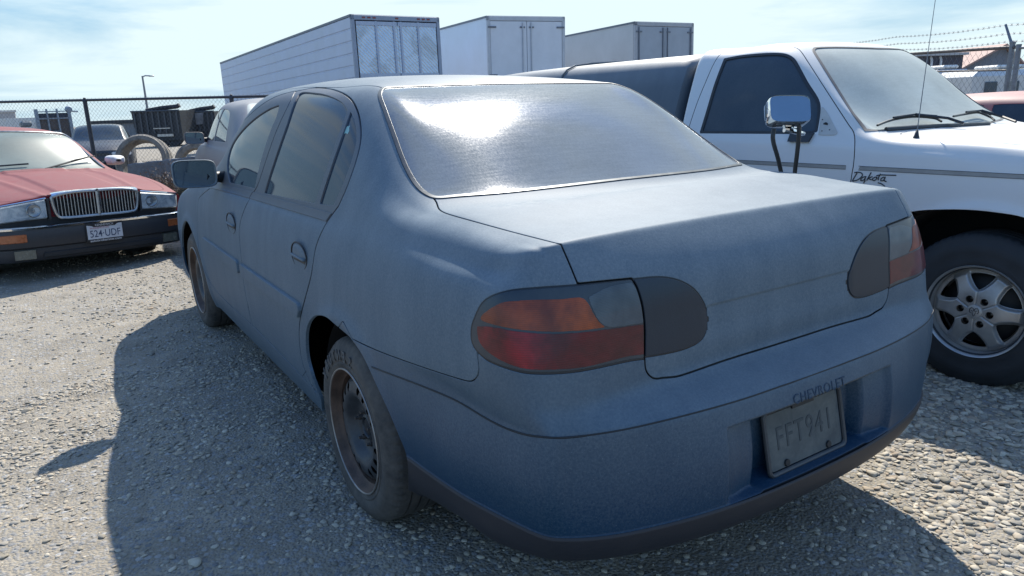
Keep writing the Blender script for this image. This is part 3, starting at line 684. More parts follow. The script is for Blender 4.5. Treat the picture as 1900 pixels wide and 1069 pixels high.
    # roof skin between the two roof channels, quarter panels
    rc = lambda a: -(np.abs(a.V[:, 0])-np.interp(a.V[:, 1], [1.3, 1.5, 1.8, 2.3, 3.0], [.520, .525, .548, .560, .55]))
    g = np.minimum(rc(sh), sh.V[:, 2]-1.30); parts['roof'] = sh.clip(g-.004); sh = sh.clip(-g-.004)
    parts['body'] = sh
    def both(key, name, mat, rim=.012):
        a = parts[key]; o = a.build(name, mat, root, rim); o2 = a.mirror(False).build(name, mat, root, rim); return o, o2
    def whole(key, name, mat, rim=.012, parent=root): return parts[key].mirror().build(name, mat, parent, rim)
    whole('inner', 'gap_shade_shell', simple('pit_black', (.012, .014, .018), .6), 0); body = whole('body', 'body', paint); whole('roof', 'roof', paint)
    lido = whole('lid', 'boot_lid', paint); bump_o = whole('bumper', 'rear_bumper', bpaint, .014); whole('lip', 'bumper_lip', lip, .02, bump_o)
    rwo = whole('rw', 'rear_window', rearglass, .004); whole('rw_seal', 'window_seal', chrome_trim_mat(), .004, rwo)
    whole('wscreen', 'windscreen', rearglass, .004); whole('bonnet', 'bonnet', paint); whole('fbumper', 'front_bumper', bpaint)
    ro = both('rdoor', 'rear_door', paint); fo = both('fdoor', 'front_door', paint)
    frm = dusty_paint('frame_trim', (0.010, 0.016, 0.028), (0.12, 0.145, 0.18), 0.45, 0.8, 0.4, 0.6, 0.05)
    for key, name, mt, rm, par in (('rdoor_frame', 'window_frame', frm, .008, ro), ('fdoor_frame', 'window_frame', frm, .008, fo), ('rdoor_rail', 'waist_moulding', frm, .008, ro), ('fdoor_rail', 'waist_moulding', frm, .008, fo),
                                   ('rglass', 'window_glass', sideglass, .003, ro), ('qglass', 'quarter_glass', sideglass, .003, ro), ('fglass', 'window_glass', sideglass, .003, fo)):
        a = parts[key]; a.build(name, mt, par[0], rm); a.mirror(False).build(name, mt, par[1], rm)
    both('flamp', 'headlight', simple('headlamp', (.45, .47, .5), .12, 0.0, .2, 30, coat=1))
    # rubbing strips along the doors
    for key, par, y0, y1 in (('rdoor', ro, 1.555, 2.455), ('fdoor', fo, 2.515, 3.36)):
        a = parts[key]; g = field_2d(a, YZ, [(y0, .603), (y0+.006, .596), (y1, .594), (y1, .646), (y0+.02, .647), (y0+.004, .640)], n=1)
        b2 = a.clip(g).offset(.014); b2.build('rubbing_strip', paint, par[0], .014, .004); b2.mirror(False).build('rubbing_strip', paint, par[1], .014, .004)
    # door handles: cup, flap, keyhole
    blk = simple('pit_black', (.012, .014, .018), .6)
    for par, hy, hz, key in ((ro, 1.552, .828, 'rdoor'), (fo, 2.625, .817, 'fdoor')):
        for sgn, pr in ((-1, par[0]), (1, par[1])):
            p = cut.near((-.87, hy, hz)); x0 = p[0]
            def sx(x): return x if sgn < 0 else -x
            m = MB(); q = [(sx(x0-.002), hy+.088*math.cos(t_), hz+.050*math.sin(t_)) for t_ in np.linspace(0, 2*math.pi, 36, endpoint=False)]
            m.tube(q, .0028, 6, closed=True); m.build('handle_gap', blk, pr)
            V_ = []; Fv = []; nr, nt = 6, 28
            for i in range(nr+1):
                for k in range(nt+1):
                    tt = math.pi*k/nt; r_ = i/nr; V_.append((sx(x0-.002-.007*(1-r_**4)), hy+.078*r_*math.cos(tt), hz+.002+.042*r_*math.sin(tt)))
            for i in range(nr):
                for k in range(nt): Fv.append((i*(nt+1)+k, i*(nt+1)+k+1, (i+1)*(nt+1)+k+1, (i+1)*(nt+1)+k))
            m = MB(); m.add(V_, Fv, True); m.box((sx(x0-.005), hy, hz-.003), (.018, .150, .010), bev=.003); m.build('door_handle', paint, pr)
            m = MB(); m.box((sx(x0-.001), hy, hz-.014), (.004, .135, .014)); m.lathe([(0, 0), (.007, 0), (.007, .004)], (sx(x0-.003), hy-.02, hz-.033), 'x', 14); m.build('handle_recess', blk, pr)
    # tail lamps: housing with coloured lens pieces
    hous = lens_mat('lens_housing', (.022, .036, .05), (.04, .055, .07)); amber = lens_mat('lens_amber', (.10, .018, .010), (.42, .085, .022), 240, [(0, .15), (.25, .45), (.45, .95), (.62, .9), (.66, .25), (.70, .35), (.80, 1), (1, .5)]); red = lens_mat('lens_red', (.05, .005, .010), (.33, .008, .020), 200, [(0, .35), (.25, .15), (.5, .35), (.66, .25), (.70, .6), (.82, 1), (1, .7)]); clear = lens_mat('lens_clear', (.045, .065, .085), (.10, .13, .155), 300)
    dark = dusty_paint('reflector_dark', (.008, .016, .028), (.035, .055, .078), .30, .6, .30, .45, .05, coat=.0, spec=.35)
    li = parts['light']; gl = f_lt(li); ring = li.clip(.0055-gl).offset(-.001); li = li.clip(gl-.0055).offset(.0005); sealm = simple('seal_black', (.010, .014, .020), .45)
    amb = [(893, 592), (905, 577), (933, 562), (960, 559), (993, 557), (1040, 556), (1081, 554), (1100, 581), (1110, 597), (1122, 607), (1073, 613), (1018, 615), (963, 611), (917, 602)]
    clr = [(1092, 552), (1130, 533), (1171, 525), (1179, 535), (1187, 560), (1192, 590), (1192, 598), (1150, 605), (1128, 606), (1111, 595), (1099, 572)]
    rdd = [(886, 606), (902, 606), (917, 608), (963, 616), (1018, 620), (1073, 618), (1130, 611), (1193, 602), (1194, 657), (1163, 661), (1086, 680), (1032, 685), (977, 684), (936, 671), (903, 650), (889, 630)]
    side2 = []
    for mir in (False, True):
        lo = (li.mirror(False) if mir else li).build('tail_light', hous, root, .01); side2.append(lo)
        (ring.mirror(False) if mir else ring).build('lamp_seal', sealm, lo, .006)
    for pts, nm, mt, sh_ in ((amb, 'amber_lens', amber, (7, 9)), (clr, 'reverse_lens', clear, (0, 2)), (rdd, 'red_lens', red, (0, 7, 8))):
        g = FP(pts, sh_, lambda V, N: V[:, 1] < .6)(li); a = li.clip(g).offset(.0012)
        a.build(nm, mt, side2[0], .002, .0005); a.mirror(False).build(nm, mt, side2[1], .002, .0005)
    r = parts['reflector']; g = f_rf(r)
    seam = r.clip(.006-g).offset(-.002); inner = r.clip(g-.006).offset(.0015)
    inner.build('reflector_panel', dark, lido, .004, .0015); inner.mirror(False).build('reflector_panel', dark, lido, .004, .0015)
    seam.build('panel_seal', sealm, lido, .004); seam.mirror(False).build('panel_seal', sealm, lido, .004)
    # seam between the upper and lower bumper faces
    for sgn in (-1, 1):
        pts = [(690, 681), (730, 696), (770, 711), (810, 727), (850, 745), (900, 775), (935, 793), (970, 805), (1000, 810), (1040, 812.5), (1090, 808), (1150, 799), (1220, 784), (1300, 764), (1380, 741), (1450, 717), (1465, 712)]
        c, P3 = cut.px(pts, False, 4); P3 = [p for p in P3 if p is not None]; P3 = [p for p in P3 if p[0] < .0] ; P3.append(np.array([0.0, P3[-1][1], P3[-1][2]]))
        m = MB(); m.tube([(p[0] if sgn < 0 else -p[0], p[1]+.0012*(abs(p[0]) < .7), p[2]) for p in P3], .0026, 6); m.build('bumper_seam', blk, bump_o)
    # flat colour standing for the light patch seen through the quarter glass
    g = FP([(634, 234), (650, 234), (646, 247), (631, 247)], (0, 1, 2, 3), side, 1)(parts['qglass']); st = parts['qglass'].clip(g).offset(.0006); st.build('see_through_patch', simple('see_through_green', (.22, .42, .42), .5), ro[0], .0004, .0001)
    # brand lettering pressed in the bumper
    p = cut.near((0, 0, .603)); a = cut.near((0, 0, .59)); b_ = cut.near((0, 0, .615)); up = b_-a
    text_obj('bumper_lettering', 'CHEVROLET', .034, simple('pressed_letter', (.018, .042, .078), .7), bump_o, frame(p+np.array([0, -.0005, 0]), (1, 0, 0), up), .0008, spacing=1.12, sx=1.05)
    # number plate
    up = np.array([0, .035, .16]); up /= np.linalg.norm(up); c0 = np.array([0.0, .058, .474]); Mx = frame(c0, (1, 0, 0), up)
    def rrect(wd, ht, r_, n=6):
        P = []
        for cx, cy_, a0 in ((wd/2-r_, ht/2-r_, 0), (-wd/2+r_, ht/2-r_, 90), (-wd/2+r_, -ht/2+r_, 180), (wd/2-r_, -ht/2+r_, 270)):
            for k in range(n+1): t_ = math.radians(a0+90*k/n); P.append((cx+r_*math.cos(t_), cy_+r_*math.sin(t_)))
        return P
    pl = thing_part('number_plate', root)
    m = MB(); m.prism(rrect(.300, .148, .012), 'z', -.001, .001); pm = m.build('plate', plate_mat(), pl, M=Mx)
    m = MB(); m.tube([(x, y_, .003) for x, y_ in rrect(.318, .166, .016)], .0065, 8, closed=True); m.build('plate_frame', trim, pl, M=Mx)
    text_obj('plate_characters', 'FFT941', .085, simple('plate_ghost', (.055, .065, .072), .8), pl, Mx@Matrix.Translation((0, .002, .0016)), .0008, spacing=1.15, sx=.82)
    for sx_ in (-.088, .088):
        m = MB(); m.lathe([(0, .004), (.009, .004), (.010, .001), (.010, 0)], (sx_, -.064, .002), 'z', 14); m.build('plate_screw', blk, pl, M=Mx)
    m = MB(); m.box((0, .075, -.004), (.09, .012, .02)); m.build('plate_lamp', blk, pl, M=Mx)
    # door mirror shells
    for sgn in (-1, 1):
        par = fo[0] if sgn < 0 else fo[1]
        mirror_unit(par, sgn, paint, trim)
    # wheels
    for (cx, cy, sgn, nm) in ((-.862, 1.14, -1, 'r'), (.862, 1.14, 1, 'r'), (-.862, 3.857, -1, 'f'), (.862, 3.857, 1, 'f')):
        steel_wheel(root, cx, cy, .301, sgn, .313)
    # wheel housings, floor, exhaust
    for sgn in (-1, 1):
        for cy in (1.14, 3.857):
            prof = []; m = MB()
            for k in range(25):
                t_ = math.pi*k/24; prof.append((cy+.43*math.cos(t_), .28+.40*math.sin(t_)))
            n = len(prof); P = [(sgn*.80, a_, b2) for a_, b2 in prof]+[(sgn*.52, a_, b2) for a_, b2 in prof]
            m.add(P, [(i, i+1, n+i+1, n+i) for i in range(n-1)]+[tuple(range(n, 2*n))], True)
            m.build('wheel_housing', simple('underseal', (.010, .011, .013), .9), root, fixn=False)
    m = MB(); m.box((0, 2.5, .24), (1.0, 4.3, .05)); m.box((0, 2.5, .25), (1.56, 1.85, .03)); m.box((0, .62, .29), (1.15, .36, .05)); m.build('floor_pan', simple('underseal', (.010, .011, .013), .9), root)
    m = MB(); m.tube([(-.18, 1.4, .21), (-.18, .6, .22), (-.20, .36, .20), (-.22, .26, .185)], .024, 14, caps=False); m.tube([(-.18, .75, .22), (-.18, .35, .22)], .07, 14); m.build('exhaust', simple('rusty_pipe', (.035, .028, .024), .7, .6), root)
    return root, cut
# ================================================================== WHITE PICKUP (nose towards low local y, seen side at local -x)
def lattice_panel(fn, nu, nv):
    """grid surface fn(i,j)->(x,y,z) as a Shell"""
    V = np.array([fn(i/(nu-1), j/(nv-1)) for i in range(nu) for j in range(nv)]); T = []
    for i in range(nu-1):
        for j in range(nv-1): a = i*nv+j; T += [(a, a+1, a+nv+1), (a, a+nv+1, a+nv)]
    return Shell(V, np.array(T))
def alloy_wheel(root, cx, cy, cz, s, R, rimr, mat):
    wh = thing_part('wheel', root); add_tyre(wh, 'tyre', cx, cy, cz, s, R, rimr-.006, .23, simple('clean_tyre', (.020, .023, .028), .7, 0, .25, 9, .25), parent=wh)
    m = MB(); m.lathe([(rimr-.012, s*-.05), (rimr-.008, s*-.014), (rimr-.004, s*-.002), (rimr+.003, s*.004), (rimr+.005, s*-.004), (rimr-.003, s*-.01)][::-1]+[(rimr-.016, s*-.06), (rimr-.03, s*-.075), (rimr-.03, s*-.17)], (cx, cy, cz), 'x', 96); m.build('rim', mat, wh)
    # spoked disc: polar grid, window holes clipped out
    nr, nt = 46, 288; V = []; r0, r1 = .0, rimr-.016
    for i in range(nr):
        r = r0+(r1-r0)*i/(nr-1)
        for k in range(nt):
            t = 2*math.pi*k/nt; o = -.004-.030*smoothstep(.065, r1*.98, r)-.020*smoothstep(r1*.86, r1, r)
            V.append((o, r*math.cos(t), r*math.sin(t)))
    V = np.array(V); T = []
    for i in range(nr-1):
        for k in range(nt): a = i*nt+k; b = i*nt+(k+1) % nt; T += [(a, b, b+nt), (a, b+nt, a+nt)]
    T = np.array(T)[:, ::-1]; sh = Shell(V, T); sh.N = -sh.N if sh.N[:, 0].mean() < 0 else sh.N
    r = np.hypot(V[:, 1], V[:, 2]); t = np.arctan2(V[:, 2], V[:, 1]); w6 = math.pi/3; tt = t % w6-w6/2       # six windows, spokes between them
    ru = r1*.94; d = np.minimum(ru-r, .060*np.sqrt(np.clip((r-.098)/.070, 0, 1))*np.minimum(1, .6+.4*r/.15)-np.abs(tt)*r)
    d = np.minimum(d, .03)
    bev = smoothstep(-.006, .009, d); V[:, 0] -= bev*.016; sh = Shell(V, T, None); 
    if sh.N[:, 0].mean() < 0: sh.N = -sh.N; sh.T = sh.T[:, ::-1]
    sh = sh.clip(.009-d)
    for k in range(6):
        a = math.radians(60*k+4); c = np.array([.061*math.cos(a), .061*math.sin(a)]); q = np.hypot(sh.V[:, 1]-c[0], sh.V[:, 2]-c[1]); sh = sh.clip(q-.0162)
    Mx = Matrix.Translation((cx, cy, cz))@Matrix.Diagonal((s, 1, 1, 1))
    if s < 0: sh.T = sh.T[:, ::-1]
    sh.build('disc', mat, wh, .022, .003, M=Mx)
    blk = simple('wheel_dark', (.012, .014, .018), .6)
    m = MB(); m.lathe([(0, s*-.075), (.12, s*-.08), (rimr-.03, s*-.12)], (cx, cy, cz), 'x', 40); m.build('brake_disc', blk, wh)
    for k in range(6):
        a = math.radians(60*k+4); m = MB(); m.lathe([(0, s*-.024), (.006, s*-.026), (.007, s*-.04)], (cx, cy+.061*math.cos(a), cz+.061*math.sin(a)), 'x', 10); m.build('lug_nut', simple('nut_bright', (.16, .17, .18), .35, .8), wh)
    cap = thing_part('centre_cap', wh); m = MB(); m.lathe([(0, s*.003), (.029, s*.0025), (.031, s*.001), (.031, s*-.003), (.034, s*-.0035), (.034, s*-.01)], (cx, cy, cz), 'x', 40); m.build('cap_disc', mat, cap)
    m = MB(); x = cx+s*.0035; ky = s      # horned head emblem
    for pts in ([(-.018, .012), (-.012, .020), (-.004, .017), (.0, .008), (-.006, .003), (-.012, .007)], [(.018, .012), (.012, .020), (.004, .017), (.0, .008), (.006, .003), (.012, .007)], [(-.007, .0), (-.005, -.012), (0, -.019), (.005, -.012), (.007, .0)], [(-.018, .012), (-.019, .0), (-.013, -.006)], [(.018, .012), (.019, .0), (.013, -.006)]):
        m.tube([(x, cy+ky*p[0], cz+p[1]) for p in pts], .0014, 5)
    m.build('cap_emblem', blk, cap); return wh

def build_pickup():
    a = math.radians(4.3); halfw = .897
    O = np.array([1.859, .452, 0])+halfw*np.array([math.cos(a), math.sin(a), 0])
    root = thing('pickup_truck', 'white pickup truck with black bed canopy and chrome towing mirror parked beside the blue sedan', 'pickup truck', tuple(O), a)
    Mw = Matrix.Translation(Vector(O))@Matrix.Rotation(a, 4, 'Z')
    top = [
     [(.790,-.80,.930),(.74,-.83,.965),(.68,-.85,.985),(.60,-.86,1.0),(.45,-.87,1.01),(.25,-.88,1.018),(0,-.88,1.02)],
     [(.862,-.50,1.010),(.815,-.50,1.052),(.76,-.50,1.068),(.66,-.50,1.080),(.45,-.50,1.098),(.25,-.50,1.108),(0,-.50,1.112)],
     [(.880,-.10,1.032),(.840,-.10,1.072),(.78,-.10,1.090),(.68,-.10,1.104),(.45,-.10,1.122),(.25,-.10,1.134),(0,-.10,1.138)],
     [(.884,.25,1.052),(.846,.25,1.092),(.79,.25,1.108),(.70,.25,1.118),(.45,.20,1.135),(.25,.18,1.145),(0,.17,1.148)],
     [(.886,.56,1.068),(.852,.56,1.108),(.80,.56,1.126),(.725,.60,1.142),(.45,.52,1.150),(.25,.49,1.152),(0,.48,1.153)],
     [(.888,.90,1.080),(.840,.90,1.180),(.775,.90,1.300),(.675,.90,1.365),(.46,.84,1.385),(.25,.81,1.392),(0,.80,1.394)],
     [(.888,1.25,1.085),(.835,1.25,1.240),(.745,1.25,1.480),(.625,1.22,1.580),(.46,1.17,1.594),(.25,1.14,1.600),(0,1.13,1.602)],
     [(.888,1.50,1.090),(.835,1.50,1.245),(.745,1.50,1.490),(.640,1.50,1.592),(.46,1.50,1.612),(.25,1.50,1.621),(0,1.50,1.624)],
     [(.888,1.76,1.092),(.832,1.78,1.245),(.740,1.79,1.480),(.640,1.80,1.585),(.46,1.80,1.604),(.25,1.80,1.612),(0,1.80,1.614)]]
    zl = [1.03, .97, .90, .80, .65, .50, .38, .30]; wl = [.897, .902, .902, .898, .892, .888, .880, .860]
    side = []
    for j, t in enumerate(top):
        row = []; z0 = t[0][2]
        for l in range(8):
            z = zl[l] if z0 > 1.05 else z0-(z0-.30)*((1.09-zl[l])/.79)
            w = wl[l]; y = t[0][1]
            if j == 0: w = [.815, .825, .83, .83, .835, .84, .83, .80][l]; y = -.80
            if j == 1: w -= .012
            row.append((w, y, z))
        side.append(row)
    rear = [[None]*8]+[[(top[0][k][0]*(.99), -.86-.03*(1-(top[0][k][0]/.8)**2)-(.05 if l >= 4 else 0), side[0][l][2]) for l in range(8)] for k in range(1, 7)]
    frontc = [[None]*8]+[[(top[-1][k][0], 1.81, zl[l]) for l in range(8)] for k in range(1, 7)]
    V, F, g = box_cage(top, side, rear, frontc); cr = {}
    def crease(p, q, v): cr[(min(p, q), max(p, q))] = v
    for s in (1, -1):
        for k in range(6): crease(g('T', 8, k, s), g('T', 8, k+1, s), .8)
        for l in range(-1, 7): crease(g('S', 8, l, s), g('S', 8, l+1, s), .8)
        for j in range(8): crease(g('T', j, 1, s) if j < 4 else g('T', j, 0, s), g('T', j+1, 1, s) if j < 3 else g('T', j+1, 0, s), .35) if j != 3 else None
    sh = surface(V, F, cr, 4)
    V, N = sh.V, sh.N; w = -V[:, 0]; ya, za = .05, .345
    d = np.hypot((V[:, 1]-ya)*.98, V[:, 2]-za); V += N*(smoothstep(.75, .82, w)*.016*np.exp(-((d-.47)/.03)**2))[:, None]
    sh = Shell(V, sh.T); m_ = np.abs(V[:, 0]) < 1e-4; sh.N[m_, 0] = 0; cut = Cutter(sh, Mw)
    white = dusty_paint('white_paint', (.62, .64, .68), (.55, .53, .48), .08, .70, .30, .55, .05, coat=.4)
    FP = lambda pts, sharp=(), cond=None, n=8: (lambda a_: field_px(a_, cut, pts, n, sharp, cond))
    P = {}
    arch = FP([(1690, 700), (1655, 520), (1660, 440), (1675, 400), (1700, 391), (1750, 388), (1800, 389), (1850, 394), (1900, 403), (1960, 430), (2010, 500), (2040, 760)], (0, 11), lambda V, N: (V[:, 0] < -.6) & (V[:, 2] < .86))
    g = arch(sh); sh = sh.clip(-g); sh = sh.clip(sh.V[:, 2]-.31)
    vis = lambda V, N: (N[:, 0] < -.2) & (V[:, 1] > .3)
    ws = [(1507, 93), (1512, 88), (1560, 87), (1640, 90), (1700, 98), (1735, 112), (1775, 145), (1815, 185), (1850, 222), (1862, 231), (1780, 233), (1700, 238), (1640, 243), (1605, 244), (1580, 210), (1545, 155), (1520, 115)]
    f = FP(ws, (9, 13), lambda V, N: (V[:, 2] > 1.08) & (N[:, 1] < .2)); g = f(sh)
    gl_ = sh.clip(g); P['ws'] = gl_.clip(f(gl_)-.014).offset(-.003); P['wss'] = gl_.clip(.014-f(gl_)).offset(.002); sh = sh.clip(-g-.001)
    door = [(1340, 99), (1380, 92), (1430, 87), (1470, 87), (1484, 93), (1500, 116), (1540, 178), (1577, 235), (1583, 243), (1586, 258), (1584, 300), (1578, 340), (1572, 420), (1560, 560), (1200, 560), (1230, 420), (1262, 290), (1290, 200), (1310, 150), (1326, 115)]
    f = FP(door, (13, 14), lambda V, N: (N[:, 0] < -.12) & (V[:, 1] > .55)); g = f(sh); P['door'] = sh.clip(g-.0035); sh = sh.clip(-g-.0035)
    win = [(1343, 108), (1375, 102), (1420, 98), (1450, 98), (1466, 102), (1478, 112), (1500, 152), (1518, 180), (1523, 195), (1522, 215), (1517, 245), (1500, 249), (1440, 249), (1297, 248), (1310, 205), (1325, 155)]
    f = FP(win, (0, 10, 13), vis); g = f(P['door']); wn = P['door'].clip(g); P['door'] = P['door'].clip(-g)
    P['wg'] = wn.clip(f(wn)-.016).offset(-.010); P['wf'] = wn.clip(.016-f(wn)).offset(-.002)
    hood = lambda a_: field_2d(a_, XY, [(-.2, .46), (-.45, .49), (-.70, .54), (-.765, .46), (-.80, .0), (-.78, -.45), (-.70, -.82), (-.3, -.90), (.5, -.9), (.5, .46)], n=4, sharp=(8, 9), cond=lambda V, N: (N[:, 2] > .5) & (V[:, 2] > .95))
    g = hood(sh); P['hood'] = sh.clip(g-.003); sh = sh.clip(-g-.003); P['body'] = sh
    P['body'].mirror().build('cab_body', white, root, .015)
    P['hood'].mirror().build('bonnet', white, root, .012)
    dr = P['door'].build('door', white, root, .015); dl = P['door'].mirror(False).build('door', white, root, .015)
    tg = side_glass_mat('tinted_glass', (.026, .046, .072), .12, .30)
    for q, par in ((0, dr), (1, dl)):
        m2 = (lambda a_: a_) if q == 0 else (lambda a_: a_.mirror(False))
        m2(P['wg']).build('window_glass', tg, par, .003); m2(P['wf']).build('window_frame', simple('gasket', (.015, .02, .028), .55), par, .008)
    wso = P['ws'].mirror().build('windscreen', rear_glass_mat('dusty_windscreen', .80, .5, (.42, .47, .45), (.03, .04, .045)), root, .004)
    P['wss'].mirror().build('windscreen_seal', simple('seal_grey', (.09, .09, .095), .6), wso, .004)
    # body stripe: tape along both flanks, door and wing separately
    tape = simple('stripe_tape', (.27, .27, .27), .5)
    for key, par, y0, y1 in (('door', dr, .70, 1.72), ('body', root, -.74, .635)):
        a_ = P[key]; z0 = .958+.006*(1 if key == 'door' else 0); g = np.minimum(np.minimum(a_.V[:, 2]-.957, .977-a_.V[:, 2]), np.minimum(a_.V[:, 1]-y0, y1-a_.V[:, 1]))
        b = a_.clip(np.where(a_.V[:, 0] < -.6, g, -1)).offset(.0018); b.build('stripe', tape, par, .0017, .0002); b.mirror(False).build('stripe', tape, par if key == 'body' else dl, .0017, .0002)
        edge = simple('stripe_edge', (.12, .12, .125), .6)
        for zz in (.9575, .9765):
            pts = [cut.near((-.90, y, zz))-np.array([.0022, 0, 0]) for y in np.linspace(y0, y1, 24)]; m = MB(); m.tube(pts, .0013, 4); m.build('stripe_edge', edge, par)
    # script badge traced on the wing
    def hitl(px, py): p = cut.hit(px, py); return None if p is None else (p[0]-.0016, p[1], p[2])
    Z = lambda x, y: (1540+x/4.4556, 280+y/4.4556)
    strokes = [[(225, 183), (205, 215), (185, 250)], [(203, 180), (235, 176), (265, 186), (268, 205), (245, 230), (215, 245), (185, 250)], [(290, 212), (268, 222), (255, 243), (272, 246), (292, 228)], [(300, 210), (288, 235), (292, 243), (278, 268)],
               [(342, 178), (322, 215), (305, 245)], [(352, 212), (322, 228), (345, 240)], [(372, 218), (352, 232), (362, 246), (382, 236), (388, 220), (372, 216)], [(420, 190), (402, 222), (400, 243)], [(385, 206), (420, 198), (470, 200), (548, 202)],
               [(448, 216), (428, 226), (420, 246), (440, 246), (456, 226)], [(458, 214), (450, 244), (468, 254)], [(398, 262), (430, 274), (455, 292)], [(478, 306), (512, 308)]]
    m = MB()
    for st in strokes:
        pts = [hitl(*Z(*q)) for q in (spline(st, False, 5) if len(st) > 2 else st)]; pts = [q for q in pts if q is not None]
        if len(pts) > 1: m.tube(pts, .0028, 5)
    m.build('script_badge', simple('badge_dark', (.03, .035, .045), .4), root)
    # mirror hole plate where the original mirror was
    gm = simple('grey_plate', (.42, .42, .41), .6)
    tri = [(1524, 195), (1534, 208), (1549, 236), (1554, 246), (1550, 251), (1519, 251), (1522, 228)]
    f = FP(tri, (0, 3, 4, 5), vis); b = P['door'].clip(f(P['door'])).offset(.004); b.build('mirror_mount', gm, dr, .004, .001)
    p = cut.hit(1532, 232)
    m = MB(); m.lathe([(0, -.004), (.013, -.004), (.014, 0)], p, 'x', 20); m.build('mount_hole', simple('pit_black', (.012, .014, .018), .6), dr)
    for q in ((1527, 222), (1540, 241), (1526, 243)):
        p = cut.hit(*q)
        if p is not None: m = MB(); m.lathe([(0, -.006), (.003, -.006), (.0035, 0)], p, 'x', 10); m.build('screw_hole', simple('pit_black', (.012, .014, .018), .6), dr)
    # chrome towing mirror on tubular arms
    I = Mw.inverted()
    def loc(px, py, dep): return np.array(I@Vector(liftd(px, py, dep)))
    mir = thing_part('towing_mirror', dr); c = loc(1459, 209.5, 2.78); ux = loc(1469, 209.5, 2.78)-c; sc_ = np.linalg.norm(ux)/10; ux /= np.linalg.norm(ux)
    uz = loc(1459, 199.5, 2.78)-c; uz /= np.linalg.norm(uz); uy = np.cross(ux, uz); R_ = np.stack([ux, uy, uz], 1)        # uy points at the viewer's far side
    W_, H_ = 38.5*sc_, 26.5*sc_; chrome = simple('chrome', (.80, .82, .84), .05, 1.0, .04, 6)
    nu = 40; prof = [(.045, .97, .96), (.030, 1.0, 1.0), (.0, .99, .985)]+[(-.018-.062*(1-q*q), q, q) for q in (.97, .90, .80, .68, .54, .40, .26, .12, .01)]
    th = math.radians(9); R_ = R_@np.array([[1, 0, 0], [0, math.cos(th), -math.sin(th)], [0, math.sin(th), math.cos(th)]])
    V_ = []
    for dy, sx, sz in prof:
        for k in range(nu):
            t = 2*math.pi*k/nu; c_, s_ = math.cos(t), math.sin(t); e = .38
            V_.append(np.array([W_*sx*math.copysign(abs(c_)**e, c_), dy, H_*sz*math.copysign(abs(s_)**e, s_)])@R_.T+c)
    Fm = [(i*nu+k, i*nu+(k+1) % nu, (i+1)*nu+(k+1) % nu, (i+1)*nu+k) for i in range(len(prof)-1) for k in range(nu)]
    m = MB(); m.add(V_, Fm, True); m.build('mirror_shell', chrome, mir)
    m = MB(); m.add([V_[k]+R_@np.array([0, -.004, 0]) for k in range(nu)], [tuple(range(nu))]); m.build('mirror_glass', simple('mirror_silver', (.30, .36, .40), .06, .9, .05), mir)
    arm = simple('arm_black', (.018, .022, .028), .4)
    for pts, rr in (([(1436, 240, 2.80), (1434, 254, 2.80), (1436, 268, 2.82), (1443, 292, 2.88), (1449, 318, 2.94), (1455, 350, 3.0)], .0085), ([(1483, 230, 2.78), (1482, 255, 2.80), (1479, 285, 2.85), (1475, 318, 2.92), (1472, 350, 2.98)], .0085)):
        m = MB(); m.tube(spline([loc(*q) for q in pts], False, 4), rr, 10); m.build('mirror_arm', arm, mir)
    m = MB(); m.tube([loc(1483, 232, 2.78), loc(1483, 228, 2.775)], .010, 12); m.tube([loc(1455, 241, 2.79), loc(1468, 243, 2.80), loc(1482, 246, 2.84), loc(1490, 248, 2.93)], .010, 8); m.build('mirror_joint', chrome, mir)
    p1 = cut.hit(1466, 262); p2 = cut.hit(1505, 262); p3 = cut.hit(1506, 246)
    m = MB(); m.add([p+np.array(o) for p in (cut.hit(1464, 262.5), cut.hit(1502, 263.5), cut.hit(1512, 247), cut.hit(1470, 245)) for o in ((.002, 0, 0), (-.018, 0, 0))], [(0, 2, 4, 6), (1, 7, 5, 3), (0, 1, 3, 2), (2, 3, 5, 4), (4, 5, 7, 6), (6, 7, 1, 0)]); m.build('mirror_bracket', arm, mir)
    # aerial, wipers, cowl
    p = cut.hit(1700, 256); m = MB(); q = [p, p+np.array([0, 0, .02])]; top_ = loc(1741, -40, 3.62)
    base = thing_part('aerial', root); m.tube([p+np.array([0, 0, -.002]), p+np.array([.001, 0, .012]), p+(top_-p)*.045], [.016, .011, .005], 12); m.build('aerial_base', arm, base)
    m = MB(); m.tube([p+(top_-p)*t for t in (.03, .5, 1.0)], [.0022, .0018, .0014], 6); m.build('aerial_rod', simple('steel_rod', (.16, .17, .18), .35, .7), base)
    for pts in ([(1623, 238), (1650, 228), (1690, 222), (1730, 225), (1742, 231)], [(1764, 221), (1785, 217), (1812, 214), (1832, 222), (1840, 228)]):
        wp = thing_part('wiper', root); H = [cut.hit(*q) for q in pts]; H = [h+np.array([-.0, -.012, .014]) for h in H if h is not None]
        m = MB(); m.tube(spline(H, False, 4), .006, 6); m.tube([h+np.array([0, -.006, .012]) for h in H[1:-1]], .006, 6); m.build('wiper_blade', arm, wp)
        m = MB(); m.tube([H[2]+np.array([0, -.01, .012]), H[3]+np.array([.03, -.05, .0]), H[-1]+np.array([.04, -.09, -.01])], .0075, 6); m.build('wiper_arm', arm, wp)
    for u in (1,):
        H = [cut.hit(*q) for q in ((1640, 241), (1700, 237), (1760, 234), (1830, 231))]; m = MB(); m.tube([h+np.array([0, -.01, .002]) for h in H if h is not None], .012, 8); m.build('cowl_grille', arm, root)
    # wheels, housings
    alu = simple('alloy', (.36, .36, .36), .38, .55, .15, 16)
    for sgn in (-1, 1):
        for cy in (.05, 3.38): alloy_wheel(root, sgn*(halfw-.01), cy, .347, sgn, .358, .210, alu)
    m = MB(); 
